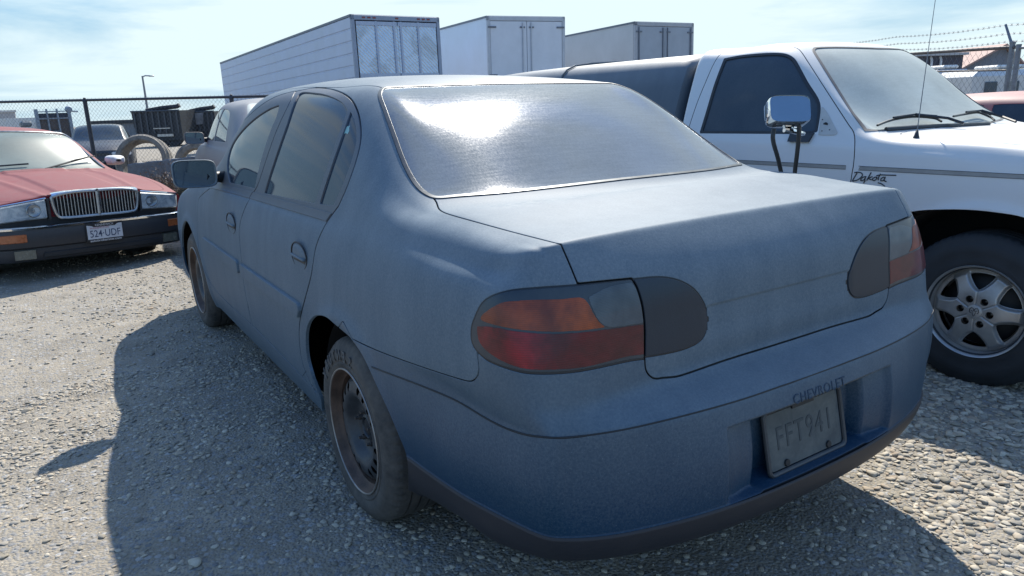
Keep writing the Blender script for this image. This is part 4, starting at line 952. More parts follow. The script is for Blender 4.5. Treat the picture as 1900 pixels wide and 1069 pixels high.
    for sgn in (-1, 1):
        prof = [(.08+.50*math.cos(math.pi*k/24), .33+.50*math.sin(math.pi*k/24)) for k in range(25)]; n = len(prof); Pp = [(sgn*.86, a_, b_) for a_, b_ in prof]+[(sgn*.50, a_, b_) for a_, b_ in prof]
        mm = MB(); mm.add(Pp, [(i, i+1, n+i+1, n+i) for i in range(n-1)]+[tuple(range(n, 2*n))], True); mm.build('wheel_housing', simple('underseal', (.010, .011, .013), .9), root, fixn=False)
    m = MB(); m.box((0, .5, .40), (1.0, 2.4, .10)); m.box((0, 1.0, .36), (1.7, .8, .05)); m.build('chassis', simple('underseal', (.010, .011, .013), .9), root)
    # front bumper, grille, lamps
    m = MB(); m.box((0, -.93, .50), (1.72, .16, .20), bev=.05); m.build('front_bumper', simple('bumper_grey', (.25, .26, .27), .5), root)
    m = MB(); m.box((0, -.895, .82), (1.1, .06, .24), bev=.02); m.build('grille', simple('grille_dark', (.03, .03, .035), .5), root)
    for sgn in (-1, 1): m = MB(); m.box((sgn*.69, -.875, .82), (.26, .07, .18), bev=.02); m.build('headlight', simple('headlamp', (.45, .47, .5), .12, 0.0, .2, 30, coat=1), root)
    # load bed and canopy
    m = MB(); m.box((0, 2.93, .76), (1.78, 2.10, .62), bev=.04); m.build('load_bed', white, root)
    m = MB(); m.box((0, 4.03, .50), (1.70, .12, .18), bev=.03); m.build('rear_bumper', simple('bumper_grey', (.25, .26, .27), .5), root)
    sec = [(.875, 1.08), (.873, 1.16), (.845, 1.26), (.795, 1.40), (.745, 1.51), (.700, 1.550), (.62, 1.580), (.45, 1.598), (.22, 1.608), (0, 1.61)]
    ys = [1.835, 1.86, 1.95, 2.2, 2.8, 3.3, 3.75, 3.93, 3.96]; V_ = []; full = [(-w_, z_) for w_, z_ in sec]+[(w_, z_) for w_, z_ in sec[::-1][1:]]
    for i, y in enumerate(ys):
        s_ = [.94, .985, 1, 1, 1, 1, .995, .98, .95][i]; zt = [.965, .99, 1, 1.0, .992, .982, .965, .95, .93][i]
        for w_, z_ in full: V_.append((w_*(s_ if z_ > 1.1 else 1), y-.28*(0 if i > 2 else 0), 1.08+(z_-1.08)*zt))
    n = len(full); Fm = [(i*n+k, i*n+k+1, (i+1)*n+k+1, (i+1)*n+k) for i in range(len(ys)-1) for k in range(n-1)]+[tuple(range(n)), tuple(range((len(ys)-1)*n, len(ys)*n))]
    m = MB(); m.add(V_, Fm, True); can = m.build('canopy', dusty_paint('canopy_black', (.022, .036, .056), (.16, .19, .22), .25, .9, .35, .6, .04), root)
    m = MB(); pts = [(-w_*1.003, 3.02, z_+.003) for w_, z_ in sec]; m.tube(pts, .007, 6); m.build('canopy_joint', simple('joint_grey', (.10, .12, .14), .6), can)
    return root
# ================================================================== RED SALOON facing the camera
def sweep(m, path, prof, smooth=True, close=True):
    """path: (x,y) list; prof: (out,z) list, out measured along the outward normal of the path"""
    P = np.array(path, float); T = np.gradient(P, axis=0); T /= np.linalg.norm(T, axis=1)[:, None]; N = np.stack([T[:, 1], -T[:, 0]], 1); n = len(prof); V = []
    for p, q in zip(P, N):
        for o, z in prof: V.append((p[0]+q[0]*o, p[1]+q[1]*o, z))
    L = len(P); F = [(i*n+k, i*n+(k+1) % n, (i+1)*n+(k+1) % n, (i+1)*n+k) for i in range(L-1) for k in range(n if close else n-1)]
    m.add(V, F, smooth)
    if close: m.add(V[:n], [tuple(range(n))]); m.add(V[-n:], [tuple(range(n))])
def plain_wheel(root, cx, cy, cz, s, R, rimr, col=(.30, .31, .32), parts=True):
    wh = thing_part('wheel', root) if parts else root
    add_tyre(wh, 'tyre', cx, cy, cz, s, R, rimr, .20, simple('clean_tyre', (.020, .023, .028), .7, 0, .25, 9, .25), tread=False, parent=wh)
    m = MB(); m.lathe([(0, s*-.01), (.05, s*-.005), (.07, s*-.02), (rimr*.8, s*-.035), (rimr*.9, s*-.015), (rimr, s*0)], (cx, cy, cz), 'x', 40); m.build('rim', simple('rim_%d' % int(col[0]*100), col, .4, .6), wh)
def build_red_saloon():
    a = math.radians(19); root = thing('red_saloon', 'faded red saloon with upright slatted chrome grille, black bumper and dust caked windscreen', 'car', (-1.237, 6.476, -.10), a)
    root.rotation_euler = (0, math.radians(2.2), a)
    top = [
     [(.868,.22,.640),(.835,.16,.688),(.765,.12,.712),(.62,.08,.738),(.45,.05,.762),(.22,.03,.778),(0,.025,.782)],
     [(.885,.55,.735),(.848,.55,.785),(.775,.55,.806),(.62,.55,.822),(.45,.55,.834),(.22,.55,.850),(0,.55,.854)],
     [(.890,1.05,.790),(.855,1.05,.840),(.785,1.05,.860),(.65,1.05,.874),(.45,1.05,.886),(.22,1.05,.898),(0,1.05,.902)],
     [(.892,1.48,.825),(.858,1.48,.872),(.805,1.48,.890),(.735,1.47,.900),(.45,1.36,.915),(.22,1.32,.920),(0,1.30,.922)],
     [(.892,1.85,.845),(.845,1.85,.930),(.775,1.85,1.040),(.685,1.83,1.085),(.45,1.74,1.110),(.22,1.70,1.118),(0,1.69,1.120)],
     [(.892,2.20,.855),(.828,2.20,1.00),(.735,2.20,1.180),(.632,2.15,1.256),(.45,2.08,1.282),(.22,2.04,1.296),(0,2.03,1.300)],
     [(.892,2.75,.865),(.822,2.75,1.02),(.725,2.75,1.235),(.62,2.75,1.318),(.45,2.75,1.345),(.22,2.75,1.360),(0,2.75,1.364)],
     [(.892,3.30,.868),(.822,3.30,1.02),(.725,3.30,1.225),(.62,3.30,1.308),(.45,3.30,1.335),(.22,3.30,1.350),(0,3.30,1.354)],
     [(.890,3.75,.868),(.825,3.75,.98),(.730,3.75,1.14),(.63,3.72,1.220),(.45,3.68,1.250),(.22,3.66,1.262),(0,3.65,1.266)],
     [(.885,4.20,.860),(.840,4.20,.905),(.770,4.20,.930),(.68,4.20,.945),(.45,4.18,.955),(.22,4.16,.960),(0,4.15,.962)],
     [(.850,4.92,.780),(.810,4.94,.825),(.740,4.95,.845),(.62,4.96,.855),(.45,4.97,.862),(.22,4.98,.866),(0,4.98,.868)]]
    fr = [.10, .22, .36, .50, .64, .78, .90, 1.0]; wl = [.006, .010, .012, .012, .008, .0, -.01, -.03]; side = []
    for j, t in enumerate(top): z0 = t[0][2]; side.append([(t[0][0]+wl[l], t[0][1], z0-(z0-.20)*fr[l]) for l in range(8)])
    rear = [[None]*8]+[[(top[0][k][0], top[0][k][1]+.0+.02*(l > 4), top[0][k][2]-(top[0][k][2]-.20)*fr[l]) for l in range(8)] for k in range(1, 7)]
    fro = [[None]*8]+[[(top[-1][k][0], top[-1][k][1]+.03, top[-1][k][2]-(top[-1][k][2]-.20)*fr[l]) for l in range(8)] for k in range(1, 7)]
    V, F, g = box_cage(top, side, rear, fro); cr = {}
    for s in (1, -1):
        for k in range(6): p, q = g('T', 0, k, s), g('T', 0, k+1, s); cr[(min(p, q), max(p, q))] = .7
    sh = surface(V, F, cr, 4, 8)
    V, N = sh.V, sh.N; w = -V[:, 0]; ya = .93
    # hood flutes: two raised creases running back from the grille
    sh.V[:, 2] += .010*np.exp(-((w-(.40+.10*V[:, 1]))/.035)**2)*((V[:, 1] < 1.4) & (N[:, 2] > .7)) + .012*smoothstep(.30, .26, w)*((V[:, 1] < 1.35) & (N[:, 2] > .7))
    sh = Shell(sh.V, sh.T); m_ = np.abs(sh.V[:, 0]) < 1e-4; sh.N[m_, 0] = 0
    red = dusty_paint('red_paint', (.23, .012, .022), (.22, .125, .125), .18, .80, .45, .75, .16, spec=.12)
    for cy in (ya, 3.80):
        t = np.linspace(-.6, math.pi+.6, 40); g = field_2d(sh, YZ, [(cy+.365*math.cos(q), .31+.345*math.sin(q)) for q in t], n=1, cond=lambda V, N: V[:, 0] < -.6); sh = sh.clip(-g)
    sh = sh.clip(sh.V[:, 2]-.22)
    cutp = lambda a_, pts, cond, n=5, sharp=(), ax=XY: field_2d(a_, ax, pts, n=n, sharp=sharp, cond=cond)
    g = cutp(sh, [(-.2, 1.33), (-.45, 1.38), (-.735, 1.49), (-.69, 1.83), (-.635, 2.13), (-.45, 2.07), (-.2, 2.03), (.5, 2.03), (.5, 1.33)], lambda V, N: V[:, 2] > .88, sharp=(2, 4, 7, 8)); wsp = sh.clip(g-.002); sh = sh.clip(-g-.002)
    g = cutp(sh, [(-.2, 3.45), (-.5, 3.50), (-.585, 3.60), (-.65, 4.10), (-.45, 4.16), (-.2, 4.17), (.5, 4.17), (.5, 3.45)], lambda V, N: V[:, 2] > .9, sharp=(6, 7)); rwp = sh.clip(g-.002); sh = sh.clip(-g-.002)
    g = cutp(sh, [(-.2, 1.28), (-.45, 1.34), (-.76, 1.44), (-.79, 1.1), (-.77, .55), (-.72, .20), (-.60, .085), (-.3, .04), (.5, .02), (.5, 1.28)], lambda V, N: (V[:, 2] > .66) & (N[:, 2] > .3), sharp=(8, 9, 2)); hood = sh.clip(g-.003); sh = sh.clip(-g-.003)
    sd = lambda V, N: N[:, 0] < -.2
    g = field_2d(sh, YZ, [(1.72, .90), (2.02, 1.08), (2.25, 1.20), (2.55, 1.27), (2.78, 1.275), (2.78, .905)], n=4, sharp=(0, 4, 5), cond=sd); w1 = sh.clip(g).offset(-.006); sh = sh.clip(-g)
    g = field_2d(sh, YZ, [(2.84, .905), (2.84, 1.272), (3.2, 1.262), (3.55, 1.19), (3.78, 1.02), (3.80, .905)], n=4, sharp=(0, 1, 5), cond=sd); w2 = sh.clip(g).offset(-.006); sh = sh.clip(-g)
    sh.mirror().build('body', red, root, .012); hd = hood.mirror().build('bonnet', red, root, .012)
    wso = wsp.mirror().build('windscreen', rear_glass_mat('green_windscreen', .75, .4, (.13, .17, .16), (.02, .03, .03)), root, .004); rwp.mirror().build('rear_window', rear_glass_mat(), root, .004)
    sg = side_glass_mat()
    for a_ in (w1, w2): a_.build('side_glass', sg, root, .003); a_.mirror(False).build('side_glass', sg, root, .003)
    cut = Cutter(sh); cuth = Cutter(hood)
    chrome = simple('chrome', (.80, .82, .84), .05, 1.0, .04, 6); dullchrome = simple('dull_chrome', (.34, .36, .38), .32, .85, .15, 20); blk = simple('plastic_black', (.022, .025, .030), .5, 0, .3, 14)
    # windscreen frame, wiper, dust wiped arm marks
    m = MB(); pts = [(-.735, 1.485, .906), (-.69, 1.83, 1.082), (-.638, 2.13, 1.258), (-.45, 2.085, 1.288), (-.2, 2.045, 1.302), (0, 2.04, 1.306)]; pts += [(-x, y, z) for x, y, z in pts[::-1][1:]]; m.tube(spline(pts, False, 5), .010, 6); m.build('windscreen_trim', dullchrome, wso)
    wp = thing_part('wiper', root)
    m = MB(); m.tube([(.10, 1.33, .935), (.30, 1.40, .975), (.66, 1.60, 1.035)], .009, 6); m.tube([(.22, 1.39, .955), (.45, 1.47, 1.01), (.70, 1.60, 1.035)], .006, 6); m.build('wiper_arm', blk, wp)
    wp = thing_part('wiper', root); m = MB(); m.tube([(-.62, 1.40, .93), (-.40, 1.42, .975), (-.02, 1.40, .99)], .009, 6); m.build('wiper_arm', blk, wp)
    # mirrors
    for s in (-1, 1):
        m = MB(); n = 20; V_ = []
        for dy, sc in ((0, 1), (.0, 1), (-.04, .96), (-.09, .7), (-.11, .25)):
            for k in range(n): t = 2*math.pi*k/n; c_, s_ = math.cos(t), math.sin(t); V_.append((s*(.985+.105*sc*math.copysign(abs(c_)**.6, c_)), 1.80+dy, .975+.055*sc*math.copysign(abs(s_)**.6, s_)))
        m.add(V_, [(i*n+k, i*n+(k+1) % n, (i+1)*n+(k+1) % n, (i+1)*n+k) for i in range(4) for k in range(n)]+[tuple(range(n))], True); mo = m.build('door_mirror', red if s < 0 else simple('mirror_white', (.60, .60, .60), .4), root)
        m = MB(); m.tube([(s*.90, 1.80, .955), (s*.80, 1.80, .92)], .022, 8); m.build('mirror_foot', blk, mo)
    # grille
    gr = thing_part('grille', root); zt, zb, hw = .790, .580, .362
    def yf(w): return .0+.075*(w/.8)**2
    m = MB(); out = []
    for w_, z_ in [(-hw, .755), (-hw+.03, zt-.022), (-hw+.06, zt-.012), (-.2, zt), (0, zt+.004), (.2, zt), (hw-.06, zt-.012), (hw-.03, zt-.022), (hw, .755), (hw-.015, zb+.05), (hw-.05, zb), (.0, zb-.004), (-hw+.05, zb), (-hw+.015, zb+.05)]: out.append((w_, yf(w_)-.035, z_))
    m.tube(spline(out, True, 4), .013, 8, closed=True); m.build('grille_surround', dullchrome, gr)
    m = MB(); m.add([(w_, yf(w_)+.02, z_) for w_, y_, z_ in out], [tuple(range(len(out)))]); m.build('grille_backing', simple('pit_black', (.012, .014, .018), .6), gr)
    m = MB(); cap = []
    V_ = []
    for i in range(25):
        w_ = -hw+2*hw*i/24; ztop = zt-.015*(abs(w_)/hw)**4
        for dy, dz in ((-.045, -.004), (-.035, .012), (0, .018), (.05, .010)): V_.append((w_, yf(w_)+dy, ztop+dz))
    m.add(V_, [(i*4+k, i*4+k+1, (i+1)*4+k+1, (i+1)*4+k) for i in range(24) for k in range(3)], True); m.build('grille_cap', chrome, gr)
    for k in range(-13, 14):
        w_ = k*.0268
        if k == 0: continue
        m = MB(); ed = max(0, abs(w_)-.30)/.07; m.box((w_, yf(w_)-.022, (zt+zb)/2-.004+ed*.004), (.0075, .03, zt-zb-.012-ed*.05), bev=.003); m.build('slat', dullchrome, gr)
    m = MB(); m.box((0, -.040, (zt+zb)/2), (.028, .03, zt-zb+.01), bev=.01); m.build('centre_bar', dullchrome, gr)
    m = MB(); m.lathe([(0, .012), (.008, .010), (.012, 0)], (0, -.055, zt+.006), 'z', 12); m.build('badge', simple('badge_dark', (.03, .035, .045), .4), gr)
    # headlamps
    lens = NB('lamp_glass'); f = lens.noise(14, 5, .6, .6); lens.set('Base Color', lens.ramp(f, [(.3, (.18, .22, .26)), (.5, (.36, .41, .45)), (.7, (.52, .56, .58))])); lens.set('Roughness', .18); lens.set('Coat Weight', .8); lens.set('Coat Roughness', .08)
    x = lens.n.new('ShaderNodeTexWave'); x.inputs['Scale'].default_value = 22; lens.l.new(lens.tc.outputs['Object'], x.inputs['Vector']); lens.bump(x.outputs['Fac'], .25, .002)
    for s in (-1, 1):
        hl = thing_part('headlight', root); m = MB(); V_ = []; nn = 12
        for i in range(nn+1):
            w_ = .405+(.825-.405)*i/nn; y0 = yf(w_)-.012+.09*max(0, (w_-.74)/.085)**2; zt_ = .742-.058*(w_-.405)/.42; zb_ = .580-.02*(w_-.405)/.42
            for z_ in (zb_, zb_+.01, (zt_+zb_)/2, zt_-.01, zt_): V_.append((s*w_, y0+(.012 if z_ in (zb_, zt_) else 0), z_))
        m.add(V_, [(i*5+k, i*5+k+1, (i+1)*5+k+1, (i+1)*5+k) for i in range(nn) for k in range(4)], True); m.build('lamp_lens', lens.m, hl)
        for cx_, r_ in ((.50, .058),):
            m = MB(); m.lathe([(r_, -.004), (r_-.006, -.010), (r_-.012, -.005), (.02, .0), (.0, -.004)], (s*cx_, yf(cx_)-.012, .655), 'y', 28); m.build('lamp_bowl', simple('lamp_bowl', (.22, .25, .28), .2, .5), hl)
        m = MB(); m.tube([(s*w_, yf(w_)-.014+.09*max(0, (w_-.74)/.085)**2, .752-.058*(w_-.405)/.42) for w_ in np.linspace(.40, .845, 12)], .008, 6); m.build('lamp_brow', chrome, hl)
        m = MB(); m.box((s*.388, yf(.39)-.0, .66), (.018, .05, .18)); m.build('lamp_divider', blk, hl)
    m = MB(); sweep(m, [(w_, yf(w_)+.02+.09*max(0, (abs(w_)-.74)/.085)**2) for w_ in np.linspace(-.84, .84, 30)], [(.0, .48), (.0, .585), (-.03, .585), (-.03, .48)], True); m.build('lamp_panel', blk, root)
    # bumper
    path = [(-.905, .62), (-.902, .34), (-.885, .20), (-.83, .07), (-.74, .0), (-.55, -.045), (-.3, -.068), (0, -.075)]; path = path+[(-x_, y_) for x_, y_ in path[::-1][1:]]; path = spline(path, False, 4)
    bo = thing_part('front_bumper', root)
    bmat = dusty_paint('bumper_dark_blue', (.014, .018, .026), (.13, .13, .13), .14, .5, .45, .7, .07)
    m = MB(); sweep(m, path, [(-.05, .520), (.008, .518), (.016, .505), (.018, .40), (.010, .355), (-.02, .335), (-.05, .335)]); m.build('bumper_bar', bmat, bo)
    m = MB(); sweep(m, path, [(-.02, .530), (.010, .530), (.022, .522), (.022, .506), (.012, .502), (-.02, .51)]); m.build('bumper_chrome', chrome, bo)
    m = MB(); sweep(m, path[4:-4], [(-.05, .35), (-.015, .345), (-.006, .29), (-.03, .235), (-.06, .225), (-.09, .30)]); m.build('valance', bmat, bo)
    m = MB(); sweep(m, [p for p in path if abs(p[0]) < .52], [(.0, .300), (.004, .296), (.004, .262), (.0, .258), (-.02, .28)]); m.build('air_slot', simple('pit_black', (.012, .014, .018), .6), bo)
    for s in (-1, 1):
        pp = np.array([p for p in path if .60 < s*p[0] < .86 and p[1] < .2]); am = simple('amber_plastic', (.34, .10, .035), .3, 0, .2, 30, coat=.5)
        m = MB(); sweep(m, pp if s > 0 else pp, [(.018, .470), (.024, .465), (.024, .405), (.018, .40), (.0, .43)]); m.build('turn_signal', am, bo)
        pp = np.array([p for p in path if .50 < s*p[0] < .72 and p[1] < .2]); m = MB(); sweep(m, pp, [(-.010, .335), (.002, .33), (.002, .255), (-.010, .25), (-.03, .29)]); m.build('fog_lamp', simple('fog_lens', (.10, .11, .095), .25, 0, .2, 30, coat=.6), bo)
    # number plate with its frame
    Mx = frame((0, -.103, .425), (1, 0, 0), (0, .02, 1)); pl = thing_part('number_plate', root)
    m = MB(); m.box((0, 0, 0), (.318, .168, .006), bev=.003); m.build('plate_frame', simple('frame_black', (.010, .010, .012), .5), pl, M=Mx)
    m = MB(); m.prism([(-.15, .070), (-.11, .062), (-.09, .050), (.09, .050), (.11, .066), (.15, .070), (.15, -.056), (-.15, -.056)], 'z', .003, .0042); m.build('plate', simple('plate_white', (.46, .48, .52), .5, 0, .12, 20), pl, M=Mx)
    dk = simple('plate_ink', (.03, .045, .10), .6); T = lambda x, y, z=.0045: Mx@Matrix.Translation((x, y, z))
    text_obj('plate_characters', '524·UDF', .088, dk, pl, T(0, -.012), .0004, offset=.0006, spacing=1.02, sx=.80)
    text_obj('plate_state', 'WASHINGTON', .024, simple('plate_red', (.30, .06, .08), .6), pl, T(-.045, .041), .0004, sx=1.0)
    text_obj('frame_text_top', 'KENNEWICK', .026, simple('frame_white', (.5, .5, .52), .6), pl, T(0, .066, .0035), .0004, sx=1.05)
    text_obj('frame_text_bottom', 'autobrokersnw.com', .031, simple('frame_white', (.5, .5, .52), .6), pl, T(0, -.070, .0035), .0004, offset=.0003, sx=1.06)
    for s in (-1, 1):
        for cy in (ya, 3.80): plain_wheel(root, s*.84, cy, .30, s, .315, .19)
        m = MB(); prof = [(ya+.42*math.cos(math.pi*k/20), .30+.37*math.sin(math.pi*k/20)) for k in range(21)]; n = len(prof); m.add([(s*.86, a_, b_) for a_, b_ in prof]+[(s*.5, a_, b_) for a_, b_ in prof], [(i, i+1, n+i+1, n+i) for i in range(n-1)]+[tuple(range(n, 2*n))], True); m.build('wheel_housing', simple('underseal', (.010, .011, .013), .9), root, fixn=False)
    m = MB(); m.box((0, 2.4, .26), (1.1, 4.2, .08)); m.build('floor_pan', simple('underseal', (.010, .011, .013), .9), root)
    return root

# ================================================================== plain saloon / coupe bodies further back
def generic_car(name, label, paint, loc, rz, scale=(1, 1, 1), glass=None, windglass=None, nose_first=False, lights=(.30, .02, .02), group=None, tilt=0.0):
    root = thing(name, label, 'car', loc, rz, group); root.scale = scale; root.rotation_euler = (tilt, 0, rz)
    sh = blue_sedan_shell(3); glass = glass or side_glass_mat(); windglass = windglass or rear_glass_mat()
    for cy in (1.14, 3.857):
        t = np.linspace(-.5, math.pi+.5, 30); g = field_2d(sh, YZ, [(cy+.37*math.cos(q), .30+.36*math.sin(q)) for q in t], n=1, cond=lambda V, N: V[:, 0] < -.5); sh = sh.clip(-g)
    sh = sh.clip(sh.V[:, 2]-.21)
    F2 = field_2d; top = lambda V, N: (V[:, 2] > .96); sd = lambda V, N: (N[:, 0] < -.15)
    g = F2(sh, XY, [(-.2, 1.50), (-.45, 1.49), (-.53, 1.43), (-.59, 1.15), (-.64, .87), (-.48, .80), (-.2, .785), (.5, .785), (.5, 1.5)], n=4, sharp=(7, 8), cond=top); rw = sh.clip(g); sh = sh.clip(-g)
    g = F2(sh, XY, [(-.2, 2.86), (-.45, 2.87), (-.555, 2.93), (-.585, 3.1), (-.645, 3.5), (-.675, 3.68), (-.45, 3.78), (-.2, 3.82), (.5, 3.82), (.5, 2.85)], n=4, sharp=(8, 9, 5), cond=top); ws = sh.clip(g); sh = sh.clip(-g)
    g = F2(sh, YZ, [(2.36, 1.015), (2.30, 1.36), (2.6, 1.36), (2.9, 1.30), (3.2, 1.13), (3.38, 1.0)], n=4, sharp=(0, 1, 5), cond=sd); w1 = sh.clip(g).offset(-.004); sh = sh.clip(-g)
    g = F2(sh, YZ, [(2.30, 1.018), (2.24, 1.36), (2.0, 1.355), (1.75, 1.32), (1.55, 1.22), (1.40, 1.03)], n=4, sharp=(0, 1, 5), cond=sd); w2 = sh.clip(g).offset(-.004); sh = sh.clip(-g)
    g = np.minimum(np.minimum(sh.V[:, 2]-.77, .93-sh.V[:, 2]), np.minimum(-sh.V[:, 0]-.45, .45-sh.V[:, 1])); tl = sh.clip(g); sh = sh.clip(-g)
    g = F2(sh, XZ, [(-.80, .60), (-.80, .69), (-.60, .705), (-.34, .70), (-.36, .61), (-.5, .585)], n=4, cond=lambda V, N: V[:, 1] > 4.35); hl = sh.clip(g); sh = sh.clip(-g)
    g = F2(sh, XZ, [(-.28, .60), (-.26, .70), (.5, .71), (.5, .59)], n=1, cond=lambda V, N: V[:, 1] > 4.35); gr = sh.clip(g).offset(-.01); sh = sh.clip(-g)
    sh.mirror().build('body', paint, root, .01); rw.mirror().build('rear_window', windglass, root, .003); ws.mirror().build('windscreen', windglass, root, .003); gr.mirror().build('grille', simple('plastic_black', (.022, .025, .030), .5), root, .003)
    for a_ in (w1, w2): a_.build('side_glass', glass, root, .003); a_.mirror(False).build('side_glass', glass, root, .003)
    tm = simple('tail_red', lights, .3, 0, .3, 20, coat=.5)
    for a_, nm, mt in ((tl, 'tail_light', tm), (hl, 'headlight', simple('headlamp', (.45, .47, .5), .12, 0.0, .2, 30, coat=1))): a_.build(nm, mt, root, .003); a_.mirror(False).build(nm, mt, root, .003)
    for s in (-1, 1):
        mirror_unit(root, s, paint, simple('plastic_black', (.022, .025, .030), .5))
        for cy in (1.14, 3.857):
            plain_wheel(root, s*.855, cy, .305, s, .315, .20)
    m = MB(); m.box((0, 2.5, .27), (1.45, 4.2, .10)); m.box((0, 1.14, .45), (1.2, .8, .40)); m.box((0, 3.857, .45), (1.2, .8, .40)); m.build('floor_pan', simple('underseal', (.010, .011, .013), .9), root)
    return root
# ================================================================== ground
def vnoise(x, y, seed=0):
    """smooth value noise"""
    xi = np.floor(x).astype(int); yi = np.floor(y).astype(int); fx = x-xi; fy = y-yi; fx = fx*fx*(3-2*fx); fy = fy*fy*(3-2*fy)
    def h(a, b): n = (a*374761393+b*668265263+seed*1442695041) & 0x7fffffff; n = ((n ^ (n >> 13))*1274126177) & 0x7fffffff; return ((n ^ (n >> 16)) & 0xffff)/65535.0
    return (h(xi, yi)*(1-fx)+h(xi+1, yi)*fx)*(1-fy)+(h(xi, yi+1)*(1-fx)+h(xi+1, yi+1)*fx)*fy
def ground_z(x, y):
    x = np.asarray(x, float); y = np.asarray(y, float); s = np.maximum(0, y-4.2)
    base = -.85*(1-np.exp(-s*.020))-.012*np.maximum(0, s-40); r = np.hypot(x-CAM[0], y-CAM[1]); fade = np.clip(1.6-r/30, 0, 1)
    n = (vnoise(x*.9+7, y*.9, 1)-.5)*.035+(vnoise(x*3.1, y*3.1, 2)-.5)*.020+(vnoise(x*8, y*8, 3)-.5)*.010
    # flatter where the wheels stand
    for cx, cy in ((-.78, 1.14), (-.78, 3.857), (.78, 1.14), (.78, 3.857), (1.95, .50), (5.3, 2.0)):
        n = n*(1-.8*np.exp(-((x-cx)**2+(y-cy)**2)/.12))
    return base+n*fade
def build_ground():
    rr = np.concatenate([np.linspace(.3, 12, 230), 12*np.power(1500/12., np.linspace(0, 1, 90))[1:]]); na = 540; V = [(CAM[0], CAM[1], float(ground_z(CAM[0], CAM[1])))]
    A = np.linspace(0, 2*np.pi, na, endpoint=False); X = CAM[0]+np.outer(rr, np.cos(A)); Y = CAM[1]+np.outer(rr, np.sin(A)); Z = ground_z(X, Y)
    V = np.concatenate([np.array(V), np.stack([X.ravel(), Y.ravel(), Z.ravel()], 1)]); n = len(rr); k = np.arange(na); T = [np.stack([np.zeros(na, int), 1+k, 1+(k+1) % na], 1)]
    for i in range(n-1):
        a = 1+i*na+k; b = 1+i*na+(k+1) % na; T += [np.stack([a, a+na, b+na], 1), np.stack([a, b+na, b], 1)]
    me = bpy.data.meshes.new('ground'); T = np.concatenate(T); me.vertices.add(len(V)); me.vertices.foreach_set('co', V.ravel()); me.loops.add(len(T)*3); me.loops.foreach_set('vertex_index', T.ravel().astype(np.int32))
    me.polygons.add(len(T)); me.polygons.foreach_set('loop_start', np.arange(0, len(T)*3, 3, dtype=np.int32)); me.polygons.foreach_set('loop_total', np.full(len(T), 3, np.int32)); me.update(); me.validate(); me.polygons.foreach_set('use_smooth', np.ones(len(T), bool))
    n = NB('dirt_gravel'); big = n.noise(.55, 6, .6); mid = n.noise(4.5, 7, .65, .3); fine = n.noise(60, 6, .7); v1 = n.vor(38); c1 = n.vor(38, 'Color'); v2 = n.vor(95); c2 = n.vor(95, 'Color')
    dirt = n.ramp(mid, [(.28, (.17, .143, .102)), (.5, (.27, .232, .170)), (.72, (.385, .335, .252))])
    h1 = n.sep(c1)[0]; h2 = n.sep(c2)[1]
    st1 = n.ramp(h1, [(0, (.12, .125, .13)), (.45, (.21, .21, .205)), (.75, (.28, .265, .24)), (1, (.38, .375, .36))]); st2 = n.ramp(h2, [(0, (.11, .11, .11)), (.5, (.20, .195, .185)), (1, (.34, .33, .31))])
    m1 = n.math('MULTIPLY', n.math('LESS_THAN', v1, .43), n.math('GREATER_THAN', n.math('ADD', n.math('MULTIPLY', h1, .4), n.math('MULTIPLY', big, .9)), .60)); m2 = n.math('LESS_THAN', v2, .40)
    c = n.mix(n.math('MULTIPLY', m2, .75), dirt, st2); c = n.mix(m1, c, st1); c = n.mix(.25, c, n.ramp(fine, [(.3, .10), (.7, .36)]), 'MIX')
    n.set('Base Color', c); n.set('Roughness', .92); n.set('Specular IOR Level', .25)
    hgt = n.math('ADD', n.math('MULTIPLY', n.math('SUBTRACT', .5, v1), n.math('MULTIPLY', m1, 1.0)), n.math('ADD', n.math('MULTIPLY', n.math('SUBTRACT', .45, v2), .5), n.math('MULTIPLY', fine, .35)))
    n.bump(hgt, .8, .012)
    me.materials.append(n.m); o = bpy.data.objects.new('ground', me); link(o); kind(o, 'structure'); return o
def stone_mat():
    n = NB('stones'); r = n.geo.outputs['Random Per Island']; f = n.noise(60, 4, .65); f2 = n.noise(9, 3)
    c = n.ramp(r, [(0, (.15, .16, .17)), (.16, (.29, .275, .24)), (.30, (.22, .225, .23)), (.46, (.46, .43, .375)), (.60, (.32, .27, .225)), (.74, (.54, .52, .47)), (.86, (.38, .36, .33)), (1, (.50, .48, .43))])
    c = n.mix(n.mapr(f, .35, .7, 0, .45), c, (.24, .215, .17)); c = n.mix(1.0, c, (1.0, .95, .86), 'MULTIPLY'); n.set('Base Color', c); n.set('Roughness', .85); n.set('Specular IOR Level', .3); n.bump(f, .35, .003); return n.m
def ico(sub):
    bm = bmesh.new(); bmesh.ops.create_icosphere(bm, subdivisions=sub, radius=1.0); bm.verts.index_update(); V = np.array([v.co[:] for v in bm.verts]); F = np.array([[v.index for v in f.verts] for f in bm.faces]); bm.free(); return V, F
